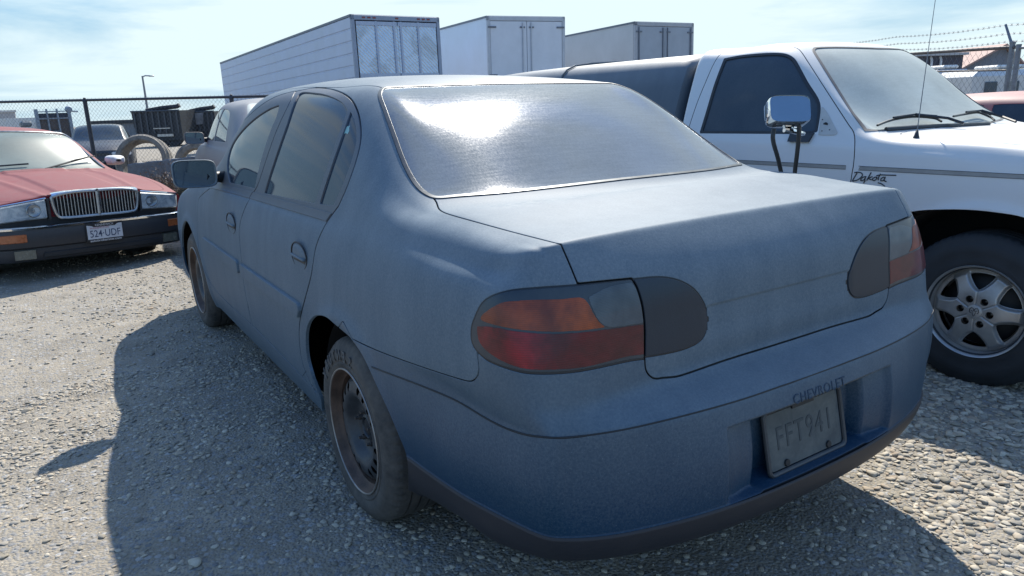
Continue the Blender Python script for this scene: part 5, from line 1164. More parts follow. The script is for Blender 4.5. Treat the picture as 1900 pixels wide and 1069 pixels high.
def build_stones():
    rng = np.random.default_rng(5)
    def batch(name, N, d0, d1, s0, s1, sub, label, dense=1.0, power=2.4):
        # positions in the fan the lens covers and a margin around it, denser near
        u = rng.random(N); d = (d0**2+(d1**2-d0**2)*u)**.5; az = YAW+np.radians(rng.uniform(-50, 50, N)); x = CAM[0]+d*np.sin(az); y = CAM[1]+d*np.cos(az)
        cl = .55*vnoise(x*1.1+3, y*1.1, 11)+.45*vnoise(x*3.3, y*3.3, 12); right = smoothstep(.1, 1.0, x-.15*y)*smoothstep(3.5, 1.5, y); cl = cl+.30*right
        shade = ((x > -1.45) & (x < .9) & (y > -.6)); cl = cl+.10*shade
        keep = rng.random(N) < np.clip((cl-.34)*3.0, .20, 1)*dense; x, y, right, d = x[keep], y[keep], right[keep], d[keep]; n = len(x)
        s = s0+(s1-s0)*rng.random(n)**power; s *= 1+.50*right; z = ground_z(x, y)
        BV, BF = ico(sub); nb = 14; bases = []
        for b in range(nb):
            v = BV.copy(); q = rng.normal(size=(7, 3)); q /= np.linalg.norm(q, axis=1)[:, None]
            for w_, h in zip(q, rng.uniform(.40, .85, 7)):              # flat facets worn on a rounded pebble
                t = v@w_; v -= np.outer(np.maximum(0, t-h)*.85, w_)
            v *= np.array([1, rng.uniform(.6, .95), rng.uniform(.24, .46)]); bases.append(v)
        B = np.array(bases)[rng.integers(0, nb, n)]
        a = rng.random(n)*6.283; ca, sa = np.cos(a), np.sin(a); tx = rng.normal(0, .16, n); ct, st_ = np.cos(tx), np.sin(tx)
        X = B[:, :, 0]*s[:, None]; Y = B[:, :, 1]*s[:, None]; Z = B[:, :, 2]*s[:, None]; Y2 = Y*ct[:, None]-Z*st_[:, None]; Z2 = Y*st_[:, None]+Z*ct[:, None]
        X3 = X*ca[:, None]-Y2*sa[:, None]+x[:, None]; Y3 = X*sa[:, None]+Y2*ca[:, None]+y[:, None]; Z3 = Z2+z[:, None]+s[:, None]*.10
        V = np.stack([X3, Y3, Z3], -1).reshape(-1, 3); nv = B.shape[1]; T = (BF[None]+np.arange(n)[:, None, None]*nv).reshape(-1, 3)
        me = bpy.data.meshes.new(name); me.vertices.add(len(V)); me.vertices.foreach_set('co', V.ravel()); me.loops.add(len(T)*3); me.loops.foreach_set('vertex_index', T.ravel().astype(np.int32))
        me.polygons.add(len(T)); me.polygons.foreach_set('loop_start', np.arange(0, len(T)*3, 3, dtype=np.int32)); me.polygons.foreach_set('loop_total', np.full(len(T), 3, np.int32)); me.update(); me.polygons.foreach_set('use_smooth', np.ones(len(T), bool))
        me.materials.append(SM); o = bpy.data.objects.new(name, me); link(o); kind(o, 'stuff'); tag(o, label, 'gravel'); return n
    SM = stone_mat()
    a = batch('gravel', 42000, 1.5, 4.2, .0042, .0160, 2, 'loose grey river gravel and pebbles around the parked cars', 1, 2.0)
    b = batch('gravel', 100000, 4.0, 13, .0060, .019, 1, 'coarser scattered gravel across the middle of the lot', .8, 2.0)
    c = batch('gravel', 16000, 12, 32, .015, .05, 1, 'sparse stones on the far side of the lot', .6, 2.0)
    d = batch('gravel', 260, 1.7, 9, .017, .032, 2, 'few larger cobbles lying loose on the gravel', 1, 2.0)
    print('stones', a, b, c, d)

# ================================================================== fences
def chain_mesh(m, A, B, z0, z1, pitch, r, flip=1):
    """woven diamonds between ground points A and B; each wire zigzags from bottom to top"""
    A = np.array(A, float); B = np.array(B, float); L = np.linalg.norm(B[:2]-A[:2]); n = int(L/pitch); D = (B-A)/L; N = np.array([-D[1], D[0], 0]); V = []; F = []
    rows = int((z1-z0)/pitch)
    for k in range(n+1):
        pts = []
        for j in range(2*rows+1):
            s = k*pitch+(pitch/2 if j % 2 else 0)*1.0; s2 = s-(pitch/2) if False else s
            p = A+D*s2; zb = A[2]+(B[2]-A[2])*s2/L; pts.append((p[0], p[1], zb+z0+j*pitch/2))
        P = np.array(pts); P2 = P.copy()
        b = len(V)
        for i, p in enumerate(P):
            for o in ((-r, 0), (r, 0), (0, r)): V.append((p[0]+D[0]*o[0]+N[0]*o[1], p[1]+D[1]*o[0]+N[1]*o[1], p[2]+(r if i % 2 else -r)*0))
        for i in range(len(P)-1):
            for q in range(3): F.append((b+i*3+q, b+i*3+(q+1) % 3, b+i*3+3+(q+1) % 3, b+i*3+3+q))
        # mirrored partner wire closes the diamonds
        b = len(V)
        for i, p in enumerate(P):
            off = -pitch/2 if i % 2 else pitch/2*0; p = p+D*(-pitch if i % 2 else 0)
            for o in ((-r, 0), (r, 0), (0, -r)): V.append((p[0]+D[0]*o[0]+N[0]*o[1], p[1]+D[1]*o[0]+N[1]*o[1], p[2]))
        for i in range(len(P)-1):
            for q in range(3): F.append((b+i*3+q, b+i*3+(q+1) % 3, b+i*3+3+(q+1) % 3, b+i*3+3+q))
        # twisted ends above the rail
        p = P[-1]; b = len(V)
        for dz in (0, .035):
            for o in ((-r, 0), (r, 0), (0, r)): V.append((p[0]+D[0]*o[0]+N[0]*o[1], p[1]+D[1]*o[0]+N[1]*o[1], p[2]+dz))
        for q in range(3): F.append((b+q, b+(q+1) % 3, b+3+(q+1) % 3, b+3+q))
    m.add(V, F)
def build_fences():
    dark = simple('fence_dark', (.035, .042, .055), .55, .3, .2, 20); wire = simple('fence_wire', (.10, .115, .135), .5, .4, .2, 20)
    f = thing('chain_link_fence', 'dark chain link fence with round posts running behind the red saloon on the left', 'fence')
    P1 = liftd(157, 186, 12.0); P2 = liftd(429, 180, 11.4); D = P2-P1; L = np.linalg.norm(D[:2])
    pos = [P1+D*k for k in (-2, -1, 0, 1, 2, 3)]
    H = 1.83
    for p in pos:
        gz_ = p[2]-H; m = MB(); m.tube([(p[0], p[1], gz_-.2), (p[0], p[1], p[2]-.02)], .033, 12); m.lathe([(.036, -.03), (.036, .0), (.02, .02), (.022, .035), (.0, .045)], (p[0], p[1], p[2]), 'z', 12); m.build('post', dark, f)
    m = MB(); m.tube([pos[0], pos[-1]], .021, 8); m.build('top_rail', dark, f)
    m = MB(); A = pos[0].copy(); B = pos[-1].copy(); A[2] -= H; B[2] -= H; chain_mesh(m, A, B, .03, H+.02, .072, .0022); m.build('chain_mesh', wire, f, fixn=False)
    # right-hand fence with barbed wire
    g = thing('barbed_wire_fence', 'chain link fence topped with three strands of barbed wire behind the white pickup', 'fence')
    Q1 = liftd(1878, 88, 10.6); Q0 = liftd(1705, 99, 12.9); D = (Q0-Q1)/np.linalg.norm((Q0-Q1)[:2]); D[2] = 0
    ends = [Q1-D*.25, Q1+D*3.0, Q1+D*6.0]; galv = simple('galvanised', (.17, .19, .22), .5, .4, .25, 18)
    dz = (Q0[2]-Q1[2])/np.linalg.norm((Q0-Q1)[:2])
    def onl(s, z=0): p = Q1+D*s; return np.array([p[0], p[1], Q1[2]+dz*s+z])
    for s in (0, 3.0, 6.0):
        p = onl(s); m = MB(); m.tube([(p[0], p[1], p[2]-2.3), (p[0], p[1], p[2]+.06)], .038, 12); m.lathe([(.042, 0), (.042, .03), (0, .05)], (p[0], p[1], p[2]+.05), 'z', 12); m.build('post', galv, g)
        if s == 0: a_ = liftd(1866, 46, 10.7)-Q1; m = MB(); t0 = p+np.array([0, 0, .02]); t1 = p+a_; m.tube([t0, t1], [.028, .022], 4); m.build('barb_arm', galv, g)
    m = MB(); m.tube([onl(-.1), onl(6.2)], .024, 8); m.tube([onl(0, -.32), onl(6.2, -.32)], .013, 8); m.build('top_rail', simple('rail_rust', (.05, .045, .05), .6, .2, .3, 20), g)
    m = MB(); A = onl(0, -1.95); B = onl(6.2, -1.95); chain_mesh(m, A, B, 0, 1.97, .135, .0028); m.build('chain_mesh', wire, g, fixn=False)
    for fr in (.98, .60, .26):
        a_ = liftd(1866, 46, 10.7)-Q1; w_ = MB(); pts = []
        for k in range(40):
            s = -2.0+k*.22; p = onl(s)+a_*fr; sag = -.03*math.sin(math.pi*((s % 3.0)/3.0)); pts.append(p+np.array([0, 0, sag+.004*math.sin(k*2.1)]))
        w_.tube(pts, .0035, 4)
        for k in range(70):
            s = -2.0+k*.125; q = s; p = onl(s)+a_*fr+np.array([0, 0, -.03*math.sin(math.pi*((s % 3.0)/3.0))]); w_.tube([p+np.array([.0, .012, .018]), p-np.array([.0, .012, .018])], .003, 3); w_.tube([p+np.array([.0, -.014, .016]), p-np.array([.0, -.014, .016])], .003, 3); w_.tube([p-D*.012, p+D*.012], .006, 4)
        w_.build('barbed_strand', galv, g)
    h = thing('gate', 'chain link gate post and leaf at the right end of the barbed wire fence', 'gate')
    p = liftd(1891, 82, 10.3); m = MB(); m.tube([(p[0], p[1], p[2]-2.35), (p[0], p[1], p[2])], .036, 12); m.build('post', galv, h)
    e = p+(Q1-Q0)/np.linalg.norm(Q1-Q0)*3.0; m = MB(); m.tube([p-np.array([0, 0, .05]), e-np.array([0, 0, .05])], .022, 8); m.tube([p-np.array([0, 0, 1.9]), e-np.array([0, 0, 1.9])], .022, 8); m.tube([e-np.array([0, 0, .05]), e-np.array([0, 0, 1.9])], .022, 8); m.build('gate_frame', galv, h)
    m = MB(); chain_mesh(m, p-np.array([0, 0, 1.9]), e-np.array([0, 0, 1.9]), 0, 1.85, .135, .0028); m.build('chain_mesh', wire, h, fixn=False)
    for i, (s, zz) in enumerate(((1725, 103), (1753, 101))):
        p = liftd(s, 95 if i == 0 else 92, 12.6 if i == 0 else 12.1)

# ================================================================== trailers
def build_trailer(label, A, px_front, L, W, style, zg):
    r_ = ray(*px_front); b = (CAM-A)@r_; c = (CAM-A)@(CAM-A)-L*L; disc = b*b-c; t = -b+math.sqrt(max(disc, 0)); Fp = CAM+r_*t
    if disc < 0 or style == 'far': Fp = A+np.array([math.cos(math.radians(86.5)), math.sin(math.radians(86.5)), -.018])*L
    yv = (Fp-A)/np.linalg.norm(Fp-A); xv = np.cross(yv, [0, 0, 1]); xv /= np.linalg.norm(xv); zv = np.cross(xv, yv)
    root = thing('semi_trailer', label, 'trailer', tuple(A+xv*W/2-zv*2.8), 0.0, 'box trailers parked beyond the fence')
    root.rotation_euler = Matrix((xv, yv, zv)).transposed().to_euler()
    H = 2.8; hw = W/2
    wm = {'ribbed': simple('trailer_aluminium', (.44, .50, .62), .5, .15, .08, 1.5), 'smooth': simple('trailer_white', (.56, .63, .72), .45, .0, .06, 1.2), 'far': simple('trailer_cream', (.46, .47, .48), .55, 0, .08, 1.2)}[style]
    dkm = simple('trailer_trim', (.13, .15, .19), .5, .2, .15, 8)
    m = MB()
    if style == 'ribbed':
        # horizontal ribs pressed in the side sheets
        zs = []; nrib = 9; hh = H/nrib
        for side in (-1, 1):
            prof = []
            for k in range(nrib): z = k*hh; prof += [(0, z+.02), (0, z+hh-.055), (.018, z+hh-.040), (.018, z+hh-.012), (0, z+hh)]
            prof = [(0, 0)]+prof; V = []
            for y in (0.04, L): V += [(side*(hw-o), y, z) for o, z in prof]
            n = len(prof); m.add(V, [(k, k+1, n+k+1, n+k) for k in range(n-1)])
        m.box((0, L/2, H-.03), (W-.04, L, .05)); m.box((0, L, H/2), (W-.02, .05, H)); m.box((0, L/2, .05), (W-.04, L, .1))
    else:
        m.box((0, L/2+.03, H/2), (W-.02, L-.06, H-.02))
    m.build('box_body', wm, root, fixn=False)
    m = MB()
    for s in (-1, 1): m.box((s*(hw-.012), L/2, H-.01), (.045, L, .06)); m.box((s*(hw-.012), L/2, .06), (.045, L, .12))
    m.box((0, L/2, H+.012), (W, L, .02)); m.build('roof_rail', dkm, root)
    fr = {'ribbed': simple('frame_blue', (.24, .29, .38), .5, .2, .1, 6), 'smooth': simple('frame_pale', (.42, .46, .52), .5, .2, .1, 6), 'far': simple('frame_mid', (.34, .36, .40), .5, .2, .1, 6)}[style]
    m = MB(); 
    for s in (-1, 1): m.box((s*(hw-.05), .0, H/2), (.10, .09, H+.02), bev=.01)
    m.box((0, .0, H-.055), (W, .09, .13), bev=.01); m.box((0, 0, .06), (W, .09, .14), bev=.01); m.build('rear_frame', fr, root)
    if style == 'ribbed':
        dm = NB('quilted_steel'); f = dm.noise(1.3, 5, .6, .8); dm.set('Base Color', dm.ramp(f, [(.3, (.36, .44, .60)), (.5, (.46, .54, .68)), (.62, (.34, .39, .48)), (.75, (.44, .50, .60))])); dm.set('Metallic', .7); dm.set('Roughness', .22)
        x = dm.n.new('ShaderNodeTexWave'); x.wave_type = 'BANDS'; x.bands_direction = 'DIAGONAL'; x.inputs['Scale'].default_value = 6; dm.l.new(dm.tc.outputs['Object'], x.inputs['Vector']); dm.bump(n_add(dm, x.outputs['Fac'], f), .5, .02); dm = dm.m
        for s in (-1, 1):
            d = MB(); d.box((s*(hw-.1)/2*.98, -.012, (H-.26)/2+.12), (hw-.13, .04, H-.28)); dd = d.build('rear_door', dm, root)
            for xx in (.10, .62):
                q = MB(); q.box((s*xx, -.048, H/2-.02), (.055, .03, H-.24)); q.build('door_bar', fr if False else simple('bar_blue', (.34, .40, .52), .45, .4, .1, 10), dd)
            q = MB(); q.box((s*(hw-.1)/2, -.050, H*.45), (hw-.14, .028, .12)); q.build('cross_bar', simple('bar_blue', (.34, .40, .52), .45, .4, .1, 10), dd)
            q = MB(); q.box((s*(hw-.1)/2, -.045, H-.20), (hw-.14, .028, .10)); q.build('header_bar', simple('bar_blue', (.34, .40, .52), .45, .4, .1, 10), dd)
        for k, xx in enumerate((-.95, -.8, -.65, 0, .65, .8, .95)):
            q = MB(); q.box((xx, -.05, H-.055), (.09, .02, .04), bev=.006); q.build('marker_lamp', simple('marker_red', (.20, .05, .05), .4), root)
    else:
        dcol = {'smooth': simple('door_white', (.55, .60, .68), .4, 0, .06, 2), 'far': simple('door_grey', (.30, .34, .40), .45, 0, .08, 2)}[style]
        for s in (-1, 1):
            d = MB(); d.box((s*(hw-.1)/2, -.012, H/2), (hw-.115, .04, H-.26), bev=.006); dd = d.build('rear_door', dcol, root)
            for xx in (.14,) if style == 'smooth' else (.10, hw-.16):
                q = MB(); q.tube([(s*xx, -.055, .15), (s*xx, -.055, H-.16)], .020, 8); q.build('lock_rod', fr if style == 'smooth' else dkm, dd)
            for zz in (.35, H*.40, H-.30):
                q = MB(); q.box((s*(hw-.16), -.045, zz), (.26, .03, .05)); q.build('hinge', dkm, dd)
            for zz in (H*.40, H-.30):
                q = MB(); q.box((s*.15, -.045, zz), (.16, .03, .045)); q.build('rod_guide', dkm, dd)
    # running gear down to the ground (hidden by the cars from here)
    for s in (-1, 1):
        for yy in (1.2, 2.5):
            q = MB(); q.lathe([(0, s*-.02), (.22, s*-.02), (.28, s*0), (.50, s*0), (.51, s*-.05), (.50, s*-.24), (.2, s*-.26)], (s*(hw-.02), yy, -.62), 'x', 28); q.build('wheel', simple('tyre_far', (.025, .027, .03), .8), root)
        q = MB(); q.box((s*.8, L-3.0, -.60), (.12, .12, 1.1)); q.build('landing_leg', dkm, root)
    q = MB(); q.box((0, 1.85, -.18), (1.1, 3.2, .28)); q.box((0, L/2, -.07), (.9, L-1, .14)); q.box((0, .05, -.55), (2.0, .1, .12)); q.build('chassis', dkm, root)
    return root
def n_add(n, a, b): return n.math('ADD', n.math('MULTIPLY', a, .35), n.math('MULTIPLY', b, 1.4))

# ================================================================== things beyond the fence on the left
def build_background():
    build_trailer('ribbed aluminium box trailer with polished quilted rear doors, nearest and leftmost of three', np.array([5.87, 18.1, 3.66]), (408, 117), 16.15, 2.6, 'ribbed', 0)
    build_trailer('smooth white box trailer with two hinged rear doors, middle one of three', lift(902, 30.5, 'z', 3.80), (700, 85), 14.6, 2.6, 'smooth', 0)
    build_trailer('cream sided box trailer with grey rear doors, rightmost of three', lift(1177, 41, 'z', 3.75), (900, 90), 14.6, 2.6, 'far', 0)
    gz = lambda p: float(ground_z(p[0], p[1]))
    # dark dump bodies
    blk = simple('dump_black', (.022, .027, .034), .6, .1, .35, 3)
    for i, (pxl, pxr, ytop, ybot, D, lab, seed) in enumerate(((263, 350, 207, 266, 40, 'black high sided dump trailer with torn tarp roll seen through the fence, left of two', 1), (346, 412, 208, 262, 42, 'black dump trailer with grey panel on its side next to another dump trailer', 2))):
        A = liftd(pxl, ytop, D); B = liftd(pxr, ytop-3, D); Lh = np.linalg.norm((B-A)[:2]); ang = math.atan2((B-A)[1], (B-A)[0]); g0 = gz((A+B)/2); H = A[2]-g0
        r = thing('dump_trailer', lab, 'dump trailer', (A[0], A[1], g0), ang, 'dump trailers beyond the fence'); m = MB()
        m.prism([(0, H), (Lh, H*1.0), (Lh, H*.18), (Lh*.18, H*.16), (.05, H*.55)], 'y', -1.2, 1.2); m.build('dump_body', blk, r)
        m = MB()
        for k in range(8): xx = Lh*(k+.5)/8; m.box((xx, -1.24, H*.68), (.08, .07, H*.58))
        m.tube([(0, -1.25, H), (Lh, -1.25, H)], .05, 6); m.build('side_posts', simple('dump_edge', (.045, .055, .068), .5), r)
        m = MB(); m.tube([(Lh*.30, -1.1, H+.02), (Lh*.6, -1.0, H+.14), (Lh*.95, -1.1, H+.20), (Lh, -1.1, H+.28)], .12, 7); m.build('tarp_roll', simple('tarp_black', (.018, .022, .03), .8, 0, .3, 6, .3), r)
        for xx in (Lh*.55, Lh*.78):
            m = MB(); m.lathe([(0, .05), (.25, .03), (.48, .0), (.5, .06), (.48, .3)], (xx, -1.15, .5), 'y', 24); m.build('wheel', simple('tyre_far', (.025, .027, .03), .8), r)
        m = MB(); m.box((Lh*.55, 0, .75), (Lh*.85, 1.0, .25)); m.build('chassis', blk, r)
        if i == 0:
            m = MB(); m.box((Lh*.66, -1.3, .62), (.85, .05, .13)); m.box((Lh*.60, -1.26, H*.52), (.9, .04, .05)); m.build('side_marker', simple('pale_label', (.55, .52, .46), .6), r)
        else:
            m = MB(); m.prism([(Lh*.25, H*.95), (Lh*.72, H*.97), (Lh*.66, H*.62), (Lh*.36, H*.60)], 'y', -1.30, -1.25); m.build('side_panel', simple('panel_grey', (.16, .17, .19), .6, 0, .3, 4), r)
    # long pale shed / container row
    A = liftd(168, 228, 55); B = liftd(285, 224, 55); g0 = gz(A); c = (A+B)/2
    r = thing('storage_container', 'long grey container with dark roof edge behind the dark parked sedan', 'container', (A[0], A[1], g0), math.atan2(*(B-A)[[1, 0]])); Lh = np.linalg.norm((B-A)[:2])+4; H = A[2]-g0
    m = MB(); V = []; nn = 60
    for k in range(nn+1):
        y = -.04 if k % 2 else .04; V += [(Lh*k/nn, y, .1), (Lh*k/nn, y, H-.1)]
    m.add(V, [(2*k, 2*k+1, 2*k+3, 2*k+2) for k in range(nn)]); m.box((Lh/2, 1.3, H/2), (Lh, 2.4, H-.1)); m.build('wall', simple('container_grey', (.17, .19, .22), .6, 0, .12, 2), r)
    m = MB(); m.box((Lh/2, 1.2, H), (Lh+.1, 2.7, .25)); m.build('roof_edge', blk, r)
    # rack truck with brown panels and ladder frames
    A = liftd(63, 205, 26); B = lift(127, 204, 'y', A[1]+.3); g0 = gz(A); ang = math.atan2(*(B-A)[[1, 0]]); Lw = np.linalg.norm((B-A)[:2]); H = A[2]-g0
    r = thing('box_truck', 'truck body with brown rear panel and ladder frames seen above the red saloon', 'truck', (A[0], A[1], g0), ang)
    m = MB(); m.box((Lw/2, 2.6, H*.54), (Lw*.98, 5.2, H*.66)); m.build('box_body', simple('truck_white', (.50, .51, .52), .5, 0, .12, 2), r)
    m = MB(); m.box((Lw/2, -.03, H*.52), (Lw*.86, .06, H*.62)); m.build('rear_panel', simple('panel_brown', (.085, .072, .07), .7, 0, .3, 4), r)
    m = MB(); m.box((Lw/2, -.05, H*.90), (Lw*.86, .05, H*.08)); m.build('top_panel', simple('panel_navy', (.025, .035, .055), .6), r)
    stl = simple('rack_steel', (.25, .30, .36), .5, .4, .2, 10)
    for xx in (.02, .32, .62, .97):
        m = MB(); m.box((Lw*xx, -.10, H*.60), (.05 if .1 < xx < .9 else .11, .08, H*.84)); m.build('rack_post', stl, r)
    m = MB()
    for zz in (.42, .60, .84, .97): m.box((Lw*.47, -.09, H*zz), (Lw*.32 if zz < .8 else Lw*.95, .05, .035))
    m.build('rack_rung', stl, r)
    m = MB(); m.lathe([(0, -.1), (.10, -.09), (.13, 0), (.10, .09), (0, .1)], (Lw*.98, -.08, H*1.0), 'y', 16); m.tube([(Lw*.98, -.08, H*.97), (Lw*1.25, -.08, H*.955)], .03, 6); m.build('rack_pulley', stl, r)
    for s in (.12, .88):
        m = MB(); m.lathe([(0, -.15), (.2, -.14), (.42, -.12), (.45, 0), (.42, .14)], (Lw*s, .7, .45), 'x', 20); m.build('wheel', simple('tyre_far', (.025, .027, .03), .8), r)
    m = MB(); m.box((Lw/2, 2.6, .55), (1.2, 5.4, .25)); m.build('chassis', blk, r)
    m = MB(); V = liftd(50, 226, 26)-A; m.box((-.32, .1, V[2]+A[2]-g0-.08), (.35, .3, .22), bev=.06); m.build('side_mirror', simple('mirror_case', (.14, .17, .19), .4), r)
    # pale trailer at the far left edge
    A = liftd(-70, 200, 34); B = lift(31, 213, 'y', A[1]+1.0); g0 = gz(A); H = (A[2]+B[2])/2-g0+.0; r = thing('cargo_trailer', 'pale grey cargo trailer at the far left edge beyond the fence', 'trailer', (A[0], A[1], g0), math.atan2(*(B-A)[[1, 0]])); Lw = np.linalg.norm((B-A)[:2])
    m = MB(); m.box((Lw/2, 1.25, H*.60), (Lw, 2.4, H*.80), bev=.05); m.build('box_body', simple('cargo_grey', (.36, .36, .38), .6, 0, .1, 2), r)
    m = MB(); m.box((Lw/2, 1.25, H*.99), (Lw*1.01, 2.5, .10)); m.build('roof_rail', simple('cargo_pale', (.5, .5, .5), .6), r)
    for xx in (.4, .5):
        m = MB(); m.lathe([(0, .0), (.3, .0), (.38, .02), (.38, .2)], (Lw*xx, -.02, .38), 'y', 20); m.build('wheel', simple('tyre_far', (.025, .027, .03), .8), r)
    # street lamp pole
    p = liftd(270, 209, 70); t = liftd(264, 141, 70); g0 = gz(p); r = thing('street_lamp', 'thin tall lamp pole rising behind the black dump trailer', 'street lamp', (t[0], t[1], g0))
    m = MB(); m.tube([(0, 0, 0), (0, 0, t[2]-g0)], [.14, .08], 8); m.build('pole', simple('pole_grey', (.16, .18, .21), .5), r)
    m = MB(); m.tube([(0, 0, t[2]-g0-.1), (.25, 0, t[2]-g0+.02), (.7, 0, t[2]-g0)], .07, 6); m.box((.8, 0, t[2]-g0-.02), (.5, .25, .12), bev=.04); m.build('lamp_head', simple('lamp_head', (.3, .32, .35), .4), r)
    # worn tractor tyre leaning in the weeds, a second lying tyre, a concrete log
    tm = tyre_mat('tyre_dusty', 1.1)
    def torus_tyre(name, label, c, R, r_, wd, rot):
        m = MB(); prof = [(R-r_, wd*.42), (R-r_*.85, wd*.52), (R-r_*.3, wd*.5), (R-.03, wd*.40), (R, wd*.30), (R, wd*.05), (R-.02, wd*.04), (R-.02, -wd*.04), (R, -wd*.05), (R, -wd*.30), (R-.03, -wd*.40), (R-r_*.3, -wd*.5), (R-r_*.85, -wd*.52), (R-r_, -wd*.42), (R-r_+.02, -wd*.3), (R-.06, 0), (R-r_+.02, wd*.3), (R-r_, wd*.42)]
        m.lathe(prof, (0, 0, 0), 'x', 56)
        o = m.build(name, tm, None, M=None); o.location = c; o.rotation_euler = rot; tag(o, label, 'tyre'); return o
    c = liftd(268, 300, 13.6); torus_tyre('truck_tyre', 'large worn dusty truck tyre standing behind the fence above the red saloon bonnet', (c[0], c[1], c[2]), .50, .13, .30, (0, math.radians(14), math.radians(62)))
    c = liftd(366, 292, 14.2); torus_tyre('truck_tyre', 'black truck tyre half hidden behind the concrete barrier and the grey sedan mirror', (c[0], c[1], c[2]-.12), .42, .15, .26, (0, math.radians(6), math.radians(70)))
    c1 = liftd(243, 304, 12.9); c2 = liftd(420, 283, 12.3); D = c2-c1; L_ = float(np.linalg.norm(D[:2])); a_ = math.atan2(D[1], D[0]); g0 = min(c1[2], c2[2])-.40
    m = MB(); n_ = 14; V_ = []
    for k in range(n_+1):
        x_ = L_*k/n_; zt_ = c1[2]+D[2]*k/n_-g0+.008*math.sin(k*2.3)
        for y_, z_ in ((-.14, .0), (-.11, zt_*.5), (-.085, zt_-.02), (-.065, zt_), (.065, zt_), (.085, zt_-.02), (.11, zt_*.5), (.14, .0)): V_.append((x_, y_+.006*math.sin(k*1.9), z_))
    m.add(V_, [(i_*8+q, i_*8+(q+1) % 8, (i_+1)*8+(q+1) % 8, (i_+1)*8+q) for i_ in range(n_) for q in range(8)]+[tuple(range(8)), tuple(range(n_*8, n_*8+8))])
    o = m.build('concrete_barrier', simple('weathered_concrete', (.15, .16, .175), .9, 0, .25, 7, .5)); o.location = (c1[0], c1[1], g0); o.rotation_euler = (0, 0, a_); tag(o, 'low weathered grey concrete barrier on the ground along the fence behind the dry brush', 'barrier')
    # dry weeds
    rng = np.random.default_rng(3)
    def weed(pxy, D, size, label, col, n=330):
        c = liftd(*pxy, D); g0 = float(ground_z(c[0], c[1])); m = MB()
        r = thing('dry_shrub', label, 'shrub', (c[0], c[1], g0), group='dry weeds along the fence')
        tw = MB(); lf = MB()
        for i in range(n):
            a = rng.random()*6.28; sp = rng.random()**.6*size; h = size*(.35+.8*rng.random()); p0 = np.array([math.cos(a)*sp*.25, math.sin(a)*sp*.25, 0]); p2 = np.array([math.cos(a)*sp*1.1, math.sin(a)*sp*1.1, h*(1-.35*(sp/size)**2)]); p1 = (p0+p2)/2+rng.normal(0, .08*size, 3)
            tw.tube([p0, p1, p2], [.006, .004, .002], 3, caps=False)
            for k in range(7):
                q = p1+(p2-p1)*rng.random()*1.1+rng.normal(0, .05*size, 3); d = rng.normal(0, 1, 3); d /= np.linalg.norm(d); e = np.cross(d, rng.normal(0, 1, 3)); e /= np.linalg.norm(e); s = .022*(.6+rng.random())
                lf.add([q, q+d*s+e*s*.4, q+d*s*2, q+d*s-e*s*.4], [(0, 1, 2, 3)])
        tw.build('twigs', simple('twig_'+str(col), (.14, .115, .095), .9), r, fixn=False); lf.build('leaves', simple('weed_leaf_'+str(col), [(.19, .155, .13), (.06, .075, .05), (.22, .20, .15)][col], .9, 0, .35, 12), r, fixn=False)
    weed((318, 328), 11.3, .62, 'dry brown brush in front of the concrete barrier, between red saloon and sedan mirror', 0)
    weed((285, 322), 11.6, .38, 'low dry brush beside the leaning truck tyre', 2, 160)
    weed((342, 338), 10.9, .30, 'small dark green weed behind the blue sedan door mirror', 1, 150)
    # ---- right side beyond the barbed wire
    grey = simple('house_grey', (.17, .19, .23), .8, 0, .08, 3)
    pk = liftd(1850, 86, 45); bl = liftd(1789, 122, 45); br = liftd(1888, 121, 45); g0 = gz(pk)-.3; ux = (br-bl); wdt = np.linalg.norm(ux[:2]); ang = math.atan2(ux[1], ux[0]); H0 = (bl[2]+br[2])/2-g0; H1 = pk[2]-g0
    r = thing('house', 'grey gabled house with pale red lit roof beyond the barbed wire fence', 'house', (bl[0], bl[1], g0), ang); xp = .5*wdt+.6
    m = MB(); m.prism([(0, 0), (wdt, 0), (wdt, H0), (xp, H1), (0, H0)], 'y', 0, 14); m.build('wall', grey, r)
    m = MB(); 
    for (xa, za, xb, zb) in ((-.4, H0-.25, xp, H1), (wdt+.4, H0-.25, xp, H1)): m.add([(xa, -.4, za), (xb, -.4, zb), (xb, 14.4, zb), (xa, 14.4, za), (xa, -.4, za+.12), (xb, -.4, zb+.12), (xb, 14.4, zb+.12), (xa, 14.4, za+.12)], [(0, 1, 2, 3), (4, 7, 6, 5), (0, 4, 5, 1), (3, 2, 6, 7), (0, 3, 7, 4), (1, 5, 6, 2)])
    m.build('roof', simple('roof_rose', (.34, .22, .19), .8, 0, .15, 3), r)
    r2 = liftd(1768, 118, 52); m = MB(); R2 = thing('shed', 'low shed with pinkish roof left of the grey gable', 'shed', (r2[0], r2[1], g0), ang)
    a0 = liftd(1772, 97, 52); a1 = liftd(1846, 91, 52); LL = np.linalg.norm((a1-a0)[:2]); Hh = a0[2]-g0; m.box((LL/2, 4, (Hh-1.6)/2), (LL, 6, Hh-1.6)); m.build('wall', grey, R2)
    m = MB(); m.add([(-.3, .6, Hh-1.9), (LL, .6, Hh-1.9), (LL, 4, Hh), (-.1, 4, Hh), (-.3, 7.4, Hh-1.9), (LL, 7.4, Hh-1.9)], [(0, 1, 2, 3), (3, 2, 5, 4), (0, 3, 4), (1, 5, 2)]); m.build('roof', simple('roof_peach', (.48, .33, .26), .8, 0, .12, 3), R2)
